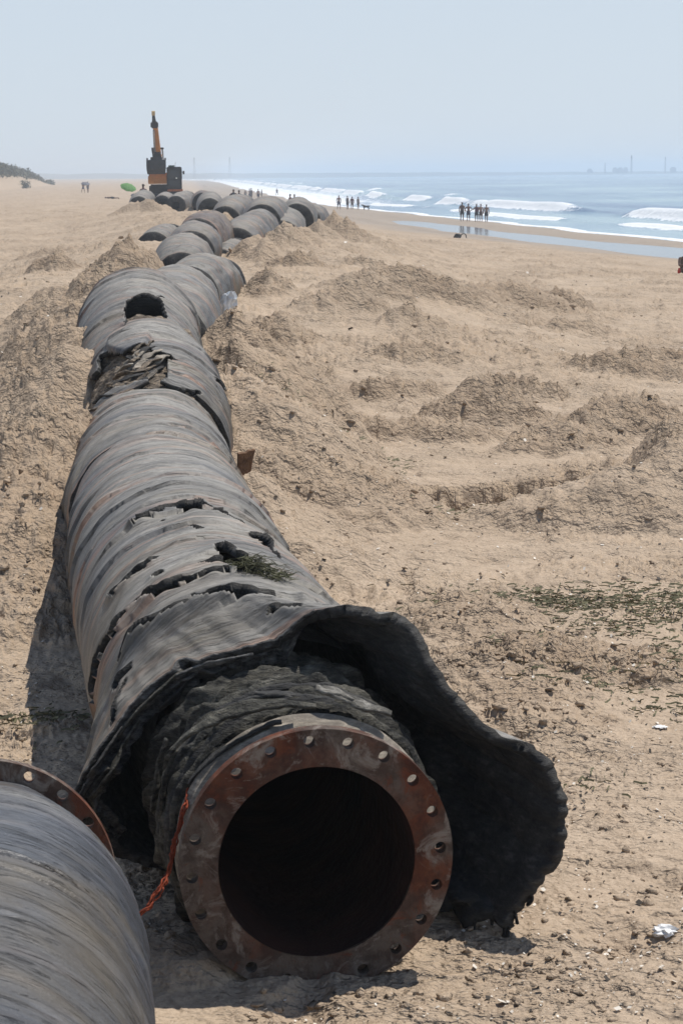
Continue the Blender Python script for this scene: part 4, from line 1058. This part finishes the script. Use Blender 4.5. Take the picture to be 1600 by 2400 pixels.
def standing(px, headpy, feetpy=None, Yv=None, **kw):
    """by foot position if seen, else by distance"""
    if feetpy is not None:
        z = -1.2; 
        for _ in range(5):
            p = atZ(px, feetpy, z); z = max(float(ground(p[0:1], p[1:2])[0]), -1.3)
        hp = atY(px, headpy, p[1]); h = hp[2]-z
    else:
        p = atY(px, headpy, Yv); h = None; z = gz(p[0], p[1]); h = p[2]-z
    return p[0], p[1], z, max(1.5, min(1.95, h))/1.74
G5 = 'five bathers standing together at the water line'
for i, (px, hy, fy, pose, sk, sh, sht, lab) in enumerate([
    (1082, 474, 519, 'stand', 0, 'black', 'brown', 'broad bather leftmost and tallest of the five at the water edge'),
    (1097, 477, 519, 'akimbo', 0, 'navy', None, 'slim bather second from left of the five at the water edge'),
    (1116, 479, 520, 'arms', 0, 'black', 'plum', 'middle bather of the five at the water edge'),
    (1126, 481, 520, 'stand', 2, 'brown', None, 'fourth bather from left, shoulder to shoulder with the middle one'),
    (1139, 480, 521, 'walk', 0, 'black', None, 'slender bather standing apart at the right of the five')]):
    x, y, z, s = standing(px, hy, fy); person(x, y, z, pose, sk, sh, lab, random.uniform(-.5, .5)+(3.14 if i % 2 else 0), s, sht, G5)
G4 = 'bathers strolling along the surf left of the five'
for i, (px, hy, fy, pose, sk, sh, sht, lab) in enumerate([
    (794, 458, 492, 'walk', 0, 'navy', None, 'lone slender bather left of three, before the surf'),
    (814, 459, 491, 'stand', 0, 'black', 'grey', 'left bather of the trio walking before the surf'),
    (825, 462, 491, 'walk', 0, 'brown', 'plum', 'middle bather of the trio before the surf'),
    (839, 464, 491, 'stand', 2, 'grey', 'grey', 'right bather of the trio before the surf')]):
    x, y, z, s = standing(px, hy, fy); person(x, y, z, pose, sk, sh, lab, random.uniform(-1, 1), s, sht, G4)
x, y, z, s = standing(547, 434, None, 172); person(x, y, z, 'akimbo', 1, 'black', 'man in dark clothes with hands on hips, left of two behind the hoses'.replace('man', 'person'), 3.0, s, 'black')
x, y, z, s = standing(560, 436, None, 172); person(x, y, z, 'stand', 1, 'black', 'person in dark clothes standing right of the one with hands on hips', 3.2, s, 'black')
x, y, z, s = standing(680, 449, None, 190); person(x, y, z, 'stand', 0, 'navy', 'left bather of the pair behind the humped hose near the surf', 1., s, None)
x, y, z, s = standing(690, 451, None, 195); person(x, y, z, 'walk', 0, 'black', 'right bather of the pair behind the humped hose near the surf', 2., s, None)
GF = 'faint walkers in the haze before the far surf'
for i, (px, hy, Yv) in enumerate([(575, 446, 330), (585, 442, 300), (589, 441, 305), (605, 443, 300), (613, 445, 320), (649, 447, 400)]):
    x, y, z, s = standing(px, hy, None, Yv)
    person(x, y, z, 'walk' if i % 2 else 'stand', 0, 'navy' if i % 2 else 'grey', ['smallest hazy walker just right of the two dark figures', 'left walker of a close hazy pair behind the hoses', 'right walker of a close hazy pair behind the hoses', 'left walker of the far hazy pair before the surf', 'right walker of the far hazy pair before the surf', 'lone distant walker on the wet sand between hose humps'][i], i*1.1, s, 'grey' if i % 3 else None, GF)
x, y, z, s = standing(336, 428, None, 132); person(x, y, z, 'stand', 1, 'plum', 'person in dark red beside the left side of the excavator', 2.8, s, 'plum')
# seated bather cut by the right edge
def seated():
    p = on_ground(1603, 643, -.6); z = p[2]
    r = empty('person', tuple(p), R_(200), 'seated bather in red shorts cut off by the right edge', 'person')
    Jn = [(0, 0, .13), (0, -.04, .32), (0, .02, .55), (0, .06, .66), (0, .08, .72), (0, .1, .80), (0, .09, .87)]; Rr = [(.18, .14), (.16, .12), (.19, .11), .06, .055, .085, .06]; E = [(i, i+1) for i in range(6)]
    for sd in (-1, 1):
        k = len(Jn)
        for j, q in enumerate([(sd*.21, .02, .58), (sd*.30, .16, .36), (sd*.24, .40, .38), (sd*.2, .47, .38)]): Jn.append(q); Rr.append([.065, .05, .036, .038][j]); E.append((2 if j == 0 else k+j-1, k+j))
        k = len(Jn)
        for j, q in enumerate([(sd*.12, .10, .14), (sd*.2, .44, .40), (sd*.17, .62, .09), (sd*.17, .74, .04)]): Jn.append(q); Rr.append([.10, .065, .045, .038][j]); E.append((0 if j == 0 else k+j-1, k+j))
    link('body', skin_mesh(Jn, E, Rr), SK[1], r)
    bm = bmesh.new(); n = 20; prev = None
    for (y, z, a, b) in [(-.05, .26, .20, .15), (-.04, .16, .23, .19), (-.02, .05, .25, .22), (0, .0, .24, .2)]:
        cur = [bm.verts.new((a*math.cos(2*math.pi*k/n), y+b*math.sin(2*math.pi*k/n), z)) for k in range(n)]
        if prev:
            for k in range(n): bm.faces.new((prev[k], prev[(k+1) % n], cur[(k+1) % n], cur[k]))
        prev = cur
    me = bpy.data.meshes.new('shorts'); bm.to_mesh(me); bm.free(); me.polygons.foreach_set('use_smooth', np.ones(len(me.polygons), bool)); link('shorts', me, CL['red'], r)
    h = link('hair', HM.copy(), HAIR, r); h.location = (0, .08, -.83)
seated()
# dog at the surf
x, y, z, s = standing(858, 480, 493)
Jn = [(0, 0, .45), (0, .28, .47), (0, .42, .58), (0, .52, .64), (0, .64, .60), (0, -.25, .44), (0, -.45, .52)]; E = [(0, 1), (1, 2), (2, 3), (3, 4), (0, 5), (5, 6)]; Rr = [.11, .14, .075, .08, .035, .11, .02]
for (sx, yy, kk) in [(-1, .26, 1), (1, .26, 1), (-1, -.24, 5), (1, -.24, 5)]:
    k = len(Jn); bk = -.07 if yy < 0 else 0
    for j, q in enumerate([(sx*.08, yy, .34), (sx*.08, yy+bk, .17), (sx*.08, yy+.0, .03)]): Jn.append(q); Rr.append([.055, .03, .025][j]); E.append((kk if j == 0 else k+j-1, k+j))
o = link('dog', skin_mesh(Jn, E, Rr), simple('dark_dog_fur', (.03, .027, .025), .9)); o.location = (x, y, z); o.rotation_euler = (0, 0, 1.9)
tag(o, 'dark dog at the surf right of the strolling trio', 'dog')

# ------------------------------------------------------------------ excavator
def box(name, c, s, mat, parent, rot=(0, 0, 0), bev=.03, taper=1.):
    bm = bmesh.new(); bmesh.ops.create_cube(bm, size=1)
    for v in bm.verts: v.co = Vector((v.co.x*s[0]*(taper if v.co.z > 0 else 1), v.co.y*s[1], v.co.z*s[2]))
    if bev: bmesh.ops.bevel(bm, geom=bm.edges[:], offset=min(bev, min(s)*.3), segments=2, affect='EDGES')
    me = bpy.data.meshes.new(name); bm.to_mesh(me); bm.free(); o = link(name, me, mat, parent); o.location = c; o.rotation_euler = rot; return o
def beam(name, a, b, wa, wb, da, db, mat, parent):
    """tapered box beam from a to b; w is width in x, d depth"""
    a, b = Vector(a), Vector(b); t = (b-a).normalized(); x = Vector((1, 0, 0)); x = (x-t*x.dot(t)).normalized(); y = t.cross(x)
    V = []
    for p, ww, dd in ((a, wa, da), (b, wb, db)):
        for sx, sy in ((-1, -1), (1, -1), (1, 1), (-1, 1)): V.append(p+x*sx*ww/2+y*sy*dd/2)
    F = [(0, 1, 5, 4), (1, 2, 6, 5), (2, 3, 7, 6), (3, 0, 4, 7), (3, 2, 1, 0), (4, 5, 6, 7)]
    me = bpy.data.meshes.new(name); me.from_pydata(V, [], F); bm = bmesh.new(); bm.from_mesh(me); bmesh.ops.recalc_face_normals(bm, faces=bm.faces[:]); bmesh.ops.bevel(bm, geom=bm.edges[:], offset=.02, segments=1, affect='EDGES'); bm.to_mesh(me); bm.free()
    return link(name, me, mat, parent)
YEL = simple('excavator_yellow_paint', (.42, .17, .03), .5, 0, .2, 2); BLK = simple('dark_machine_steel', (.03, .029, .03), .6, .2, .4, 3); GLS = simple('dark_cab_glass', (.045, .05, .055), .12, 0, .1); STL = simple('hydraulic_chrome', (.35, .35, .37), .3, .7); PALE = simple('pale_arm_tip', (.50, .36, .16), .6)
def excavator():
    ex = atY(387, 430, 150); gz0 = gz(ex[0], ex[1]); k = 150/FPX
    r = empty('excavator', (ex[0], ex[1], gz0), R_(4), 'yellow and black excavator with raised arm and dark bucket behind the hose line', 'excavator')
    X = lambda px: (px-387)*k
    Z = lambda py: EYE+(412.5-py)*k - gz0
    # tracks
    for sx in (-1, 1):
        bm = bmesh.new(); n = 28; V = []
        pts = []
        for i in range(n):
            a = 2*math.pi*i/n; pts.append((1.45*(1 if math.cos(a) > 0 else -1)+.45*math.cos(a), .47+.43*math.sin(a)))
        for xx in (-.28, .28):
            V.append([bm.verts.new((xx, p[0], p[1])) for p in pts])
        for i in range(n): bm.faces.new((V[0][i], V[0][(i+1) % n], V[1][(i+1) % n], V[1][i]))
        bm.faces.new(V[0][::-1]); bm.faces.new(V[1])
        me = bpy.data.meshes.new('track'); bm.to_mesh(me); bm.free(); o = link('track', me, BLK, r); o.location = (sx*1.05, 0, 0)
        tr = o
        for i in range(14):
            box('track_shoe', (0, -1.7+i*.26, .915), (.6, .16, .05), BLK, tr, bev=.01)
    box('undercarriage', (0, 0, .62), (1.6, 2.2, .5), BLK, r)
    cz = Z(425)
    box('body', (X(372), .4, Z(424)+.1), (1.55, 2.8, .62), YEL, r); box('side_deck', (.2, .3, 1.12), (2.5, 3.0, .3), BLK, r)
    box('counterweight', (0, 2.0, 1.5), (2.6, .7, 1.0), BLK, r, bev=.12); box('engine_hood', (-.5, 1.3, Z(412)), (1.5, 1.3, .5), YEL, r, bev=.08)
    cab = box('cab', (X(409), -.5, (Z(392)+Z(442))/2), (34*k, 1.6, 50*k), BLK, r, bev=.06)
    hz = 50*k
    box('window', (-.02, -.81, .26), (34*k*.74, .03, .72), GLS, cab, bev=.01); box('window', (-.02, -.81, -.42), (34*k*.7, .03, .42), GLS, cab, bev=.01)
    box('window', (17*k+.01, 0, .25), (.03, 1.2, .75), GLS, cab, bev=.01); box('sun_visor', (0, -.86, .78), (34*k, .22, .06), BLK, cab, bev=.01)
    box('mirror', (17*k+.16, -.75, .40), (.14, .05, .26), BLK, cab, bev=.02); beam('mirror_arm', (17*k, -.7, .44), (17*k+.14, -.72, .42), .03, .03, .03, .03, BLK, cab)
    box('roof_hatch', (-.2, 0, hz/2+.06), (.5, .6, .12), simple('green_hatch', (.05, .13, .10), .5), cab)
    box('number_light', (.18, -.84, -.02), (.12, .03, .12), simple('lamp_glass', (.7, .75, .72), .2), cab, bev=.01)
    box('step_guard', (X(409)+.05, -.7, Z(445)), (1.2, 1.4, .16), simple('rusty_orange_paint', (.35, .12, .05), .6), r)
    # boom, seen from the front: up from the body, then stick folded at the top
    b0 = (X(373), -.3, Z(424)); b1 = (X(377), -2.2, Z(372)); b2 = (X(371), -4.0, Z(300)); 
    beam('boom', b0, b1, .42, .42, .6, .75, YEL, r); beam('boom', b1, b2, .34, .36, .75, .5, YEL, r)
    box('knuckle', (X(369.5), -4.05, Z(300)), (17*k, .55, .5), BLK, r, bev=.08)
    beam('stick', (X(369.5), -4.1, Z(302)), (X(368), -4.3, Z(279)), .36, .2, .45, .3, BLK, r); beam('stick_tip', (X(368), -4.3, Z(279)), (X(368), -4.35, Z(270)), .26, .26, .3, .26, PALE, r)
    beam('arm_cylinder', (X(368), -2.7, Z(363)), (X(367.5), -4.2, Z(312)), .16, .14, .16, .14, STL, r)
    beam('hose_guard', (X(364.5), -2.4, Z(374)), (X(363.5), -2.9, Z(350)), .12, .22, .2, .2, BLK, r)
    beam('boom_cylinder', (X(386), -1.9, Z(378)), (X(384.5), -2.4, Z(352)), .10, .12, .1, .12, STL, r); box('cylinder_bracket', (X(383), -2.4, Z(351)), (.34, .3, .14), BLK, r)
    beam('linkage', (X(375), -2.6, Z(382)), (X(373.5), -3.0, Z(360)), .62, .5, .3, .3, BLK, r)
    # bucket: open box with curved back and teeth
    bm = bmesh.new(); wd = 43*k; zt, zb = Z(376.5), Z(408.5); ht = zt-zb
    prof = [(-.30, 0), (-.42, -.25*ht), (-.44, -.6*ht), (-.30, -.9*ht), (.0, -1.0*ht), (.42, -.92*ht), (.62, -.8*ht)]
    rows = [[bm.verts.new((sx*wd/2*(1 if i < 3 else .93), p[0], p[1])) for i, p in enumerate(prof)] for sx in (-1, 1)]
    for i in range(len(prof)-1): bm.faces.new((rows[0][i], rows[0][i+1], rows[1][i+1], rows[1][i]))
    for rw in rows: bm.faces.new(rw)
    me = bpy.data.meshes.new('bucket'); bm.to_mesh(me); bm.free(); bk = link('bucket', me, BLK, r); bk.location = (X(371), -3.3, zt)
    md = bk.modifiers.new('w', 'SOLIDIFY'); md.thickness = .05
    for i in range(5): box('tooth', (-wd*.4+i*wd*.2, .66, -.82*ht), (.1, .22, .07), BLK, bk, bev=.01)
    for sx in (-1, 1): box('lip_lug', (sx*wd*.47, -.3, .06), (.12, .2, .16), BLK, bk, bev=.01)
    box('bucket_hinge', (X(371), -3.1, Z(376)), (.9, .35, .4), BLK, r)
    for px in (409, 423): pass
    beam('aerial', (X(411), .2, Z(392)), (X(412), .2, Z(381)), .03, .02, .03, .02, BLK, r); beam('aerial', (X(352), .4, Z(420)), (X(348.5), .4, Z(392)), .05, .03, .05, .03, BLK, r)
excavator()

# ------------------------------------------------------------------ parasol, camp on the beach
GREEN = simple('green_parasol_cloth', (.10, .24, .06), .7, 0, .15)
def parasol(px, py, Yv, rad, mat, label, tilt=(.5, .25), name='beach_parasol'):
    p = atY(px, py, Yv); z0 = gz(p[0], p[1]); r = empty(name, (p[0], p[1], z0), 0, label, 'parasol'); h = p[2]-z0
    bm = bmesh.new(); n = 8; top = bm.verts.new((0, 0, .32*rad)); prev = None
    for (rr, zz) in [(.4, .26), (.75, .12), (1., -.06)]:
        cur = [bm.verts.new((rr*rad*math.cos(2*math.pi*k/16)*(1 if k % 2 == 0 else .97), rr*rad*math.sin(2*math.pi*k/16)*(1 if k % 2 == 0 else .97), zz*rad+(0 if k % 2 == 0 else .03))) for k in range(16)]
        for k in range(16):
            if prev: bm.faces.new((prev[k], prev[(k+1) % 16], cur[(k+1) % 16], cur[k]))
            else: bm.faces.new((top, cur[(k+1) % 16], cur[k]))
        prev = cur
    me = bpy.data.meshes.new('canopy'); bm.to_mesh(me); bm.free(); o = link('canopy', me, mat, r); o.location = (0, 0, h); o.rotation_euler = (tilt[0], tilt[1], 0); o.modifiers.new('w', 'SOLIDIFY').thickness = .02
    link('pole', tubecurve('pole', [(0, 0, 0), (0, 0, h*.6), (0, 0, h+.1)], .025, None, 8, 8), STL, r)
    return r
parasol(301, 439, 170, .72, GREEN, 'tilted green parasol on the sand left of the excavator', (.45, .32))
GREYP = simple('grey_parasol_cloth', (.16, .16, .18), .7)
parasol(201, 431, 230, .55, GREYP, 'grey parasol far left on the hazy beach, before the dune end', (.3, .1))
p = on_ground(292, 466, .4)
def lying(x, y, z, rz, sk, sh, label):
    r = empty('person', (x, y, z+.14), rz, label, 'person'); 
    for n, me, mt in (('body', PM['stand'], SK[sk]), ('hair', HM, HAIR), ('shorts', GM['stand'], CL[sh])):
        m2 = me.copy(); m2.materials.clear(); m2.materials.append(mt); o = link(n, m2, None, r); o.rotation_euler = (R_(-88), 0, 0)
lying(p[0]-.6, p[1], p[2], 1.4, 1, 'black', 'sunbather lying on the sand below the green parasol')
bag = link('beach_bag', crumple('beach_bag', .3, 14, None, .9), simple('grey_blue_bag', (.22, .24, .28), .8)); q = on_ground(313, 462, .4); bag.location = (q[0], q[1], q[2]+.2)
tag(bag, 'grey bag lying right below the green parasol', 'bag')
q = on_ground(207, 452, .5); person(q[0], q[1], q[2], 'stand', 0, 'grey', 'hazy beachgoer standing by the grey parasol', 1, 1, 'grey')
q = on_ground(196, 452, .5); person(q[0], q[1], q[2], 'walk', 0, 'navy', 'hazy beachgoer left of the grey parasol', 2, .95, None)

# ------------------------------------------------------------------ dunes, far coast, masts
def dune():
    na, nb = 220, 60
    t = np.linspace(0, 1, na); s_ = np.linspace(0, 1, nb); T, B = np.meshgrid(t, s_, indexing='ij')
    y0 = 240+340*T; x0 = -66-20*T + (1-B)*0
    h = np.interp(t, [0, .1, .3, .45, .6, .75, .88, 1], [2.5, 4., 5.2, 5.4, 5.3, 4.6, 3.4, .4])[:, None]*.92*ss(0, .55, B)*(1+.12*fbm(T*14, B*4, 3, 5))
    h = h + .6*fbm(T*30, B*5, 3, 8)*ss(.2, .6, B)
    X = -62 - 14*T*2 - 55*B - 6*fbm(T*6, B*2, 2, 3); X = np.interp(0, [0], [0]) + X
    xa = np.interp(y0, [240, 330, 420, 500, 580], [-50, -60, -69, -78, -84]); X = xa - 13*B - 60*np.maximum(0, B-.7)
    g0 = ground(X.ravel(), y0.ravel(), False).reshape(X.shape)
    Z = g0 - .5 + np.where(B > 0, h+.5*ss(0, .1, B), 0)
    V = np.stack([X, y0, Z], -1).reshape(-1, 3); me = mesh_np('dune', V, grid_faces(na, nb)); attr(me, 'wet', np.zeros(len(V))); attr(me, 'dug', np.zeros(len(V))); tag(link('dune', me, SAND), kind='structure')
    r = np.random.default_rng(8); SH = simple('dune_shrub_leaves', (.10, .10, .065), .85, 0, .4, 1)
    k = r.integers(0, na*nb, 9000); w_ = (B.ravel()[k] > .30) & (fbm(T.ravel()[k]*26, B.ravel()[k]*7, 3, 77) > .0-.35*(B.ravel()[k]-.5)); P = V[k[w_]]
    n = len(P); m_ = 10; c = r.normal(size=(n, m_, 3))*np.array([.9, .9, .28])+P[:, None]+np.array([0, 0, .2]); d = r.normal(size=(n, m_, 3, 3))*.26
    Vt = (c[:, :, None]+d).reshape(-1, 3); F = np.arange(len(Vt)).reshape(-1, 3)
    tag(link('dune_shrubs', mesh_np('dune_shrubs', Vt, F, smooth=False), SH), 'grey green scrub covering the dune crest at far left', 'shrubs', kind='stuff')
    for (px, py, lab) in [(120, 434, 'single small bush on the sand below the dune'), (62, 442, 'tiny dark bush on the flat sand at far left')]:
        p = on_ground(px, py, .8); rr = np.random.default_rng(px); c = rr.normal(size=(220, 1, 3))*np.array([.5, .4, .45])+np.array([0, 0, .7]); Vt = (c+rr.normal(size=(220, 3, 3))*.2).reshape(-1, 3)
        o = empty('bush', tuple(p), 0, lab, 'bush'); link('foliage', mesh_np('foliage', Vt, np.arange(660).reshape(-1, 3), smooth=False), SH, o); link('stem', tubecurve('stem', [(0, 0, -.1), (.02, 0, .4), (0, .05, .9)], .06, None, 8, 6), simple('bush_stem', (.1, .07, .05), .9), o)
dune()
def coast():
    n = 500; x = np.linspace(-1500, 1300, n); y = 2500 + 0*x
    hz = 9*np.interp(x, [-1500, -600, -250, 0, 300, 700, 1300], [2.6, 2.2, 1.6, 1.3, .8, .5, .4])*(1+.25*fbm(x*.02, x*0, 4, 4)) + 1.5*fbm(x*.09, x*0, 3, 9)
    hz = hz*.55
    d = np.linspace(0, 1, 8); G = np.stack([np.repeat(x[:, None], 8, 1), y[:, None]+160*d[None]-200*0, (hz[:, None]*np.sin(d*math.pi/2)[None])-1.5+0*x[:, None]], -1)
    b = NB('far_coast_scrub'); g = b.n('NewGeometry').outputs['Position']; b.P(Base_Color=b.ramp(b.noise(g, .03, 4), [(.4, (.05, .07, .05)), (.65, (.14, .13, .10))]), Roughness=.9)
    tag(link('far_coast', mesh_np('far_coast', G.reshape(-1, 3), grid_faces(n, 8)[:, ::-1]), b.m), kind='structure')
coast()
FARM = simple('far_structure_grey', (.05, .055, .06), .8)
def mast(px, ytop, Yv, wd, label, cat='mast', name='radio_mast', chimney=False):
    p = atY(px, ytop, Yv); hor = 408-.011*(px-800); k = Yv/FPX
    base = -1.; r = empty(name, (p[0], Yv, base), 0, label, cat); h = p[2]-base
    if chimney:
        link('stack', lathe('stack', [(0, wd), (.01, wd)], 16, None), FARM, r).rotation_euler = (R_(90), 0, 0) if False else (0, 0, 0)
        bm = bmesh.new(); bmesh.ops.create_cone(bm, cap_ends=True, segments=16, radius1=wd, radius2=wd*.6, depth=h)
        for v in bm.verts: v.co.z += h/2
        me = bpy.data.meshes.new('chimney'); bm.to_mesh(me); bm.free(); link('chimney_shaft', me, FARM, r)
        link('rim', lathe('rim', [(0, wd*.75), (wd*.6, wd*.75)], 16, FARM), None, r).matrix_local = Matrix.Translation((0, 0, h)) @ Matrix.Rotation(R_(90), 4, 'X')
        return
    ms = []
    for (sx, sy) in ((-1, -1), (1, -1), (1, 1), (-1, 1)):
        a = (sx*wd, sy*wd, 0); b = (sx*wd*.3, sy*wd*.3, h); ms.append(tubecurve('l', [a, tuple((np.array(a)+np.array(b))/2), b], wd*.16, None, 6, 4))
    for i in range(8):
        z0, z1 = h*i/8, h*(i+1)/8; q0 = wd*(1-.7*i/8); q1 = wd*(1-.7*(i+1)/8)
        for sy in (-1, 1): ms.append(tubecurve('b', [(-q0, sy*q0, z0), (0, sy*q0, (z0+z1)/2), (q1, sy*q1, z1)], wd*.1, None, 4, 4))
    link('lattice', join('lattice', ms), FARM, r); link('antenna', tubecurve('a', [(0, 0, h), (0, 0, h+wd), (0, 0, h+wd*2)], wd*.15, None, 4, 4), FARM, r)
mast(455, 369, 2300, 1.3, 'faint lattice mast on the far shore just right of the excavator'); mast(538, 368, 2300, 1.3, 'faint lattice mast on the far shore above the two dark figures')
# the industrial skyline stands on the far coast
for px, yt, wd, ch, lab in [(1417, 383, 1.2, True, 'short chimney leftmost in the hazy skyline at far right'), (1479, 366, 1.5, True, 'tallest chimney in the hazy skyline at far right'), (1558, 369, 1.1, True, 'slim chimney nearest the right edge of the hazy skyline')]:
    mast(px, yt, 2540, wd, lab, 'chimney', 'chimney', ch)
for i, (px, yt, wd, lab) in enumerate([(1381, 398, 6, 'low hazy plant block left of the short chimney'), (1452, 395, 6, 'hazy plant block left of the tallest chimney'), (1465, 394, 4, 'narrow hazy plant block beside the tallest chimney'), (1576, 394, 6, 'hazy plant block right of the slim chimney'), (1440, 395, 5, 'tiny hazy plant block between short and tallest chimneys')]):
    p = atY(px, yt, 2560); h = p[2]+1; r = empty('industrial_building', (p[0], 2560, -1), 0, lab, 'building'); box('wall', (0, 0, h/2), (wd, 14, h), FARM, r, bev=0); box('roof', (0, 0, h+.7), (wd*.6, 10, 1.4), FARM, r, bev=0)
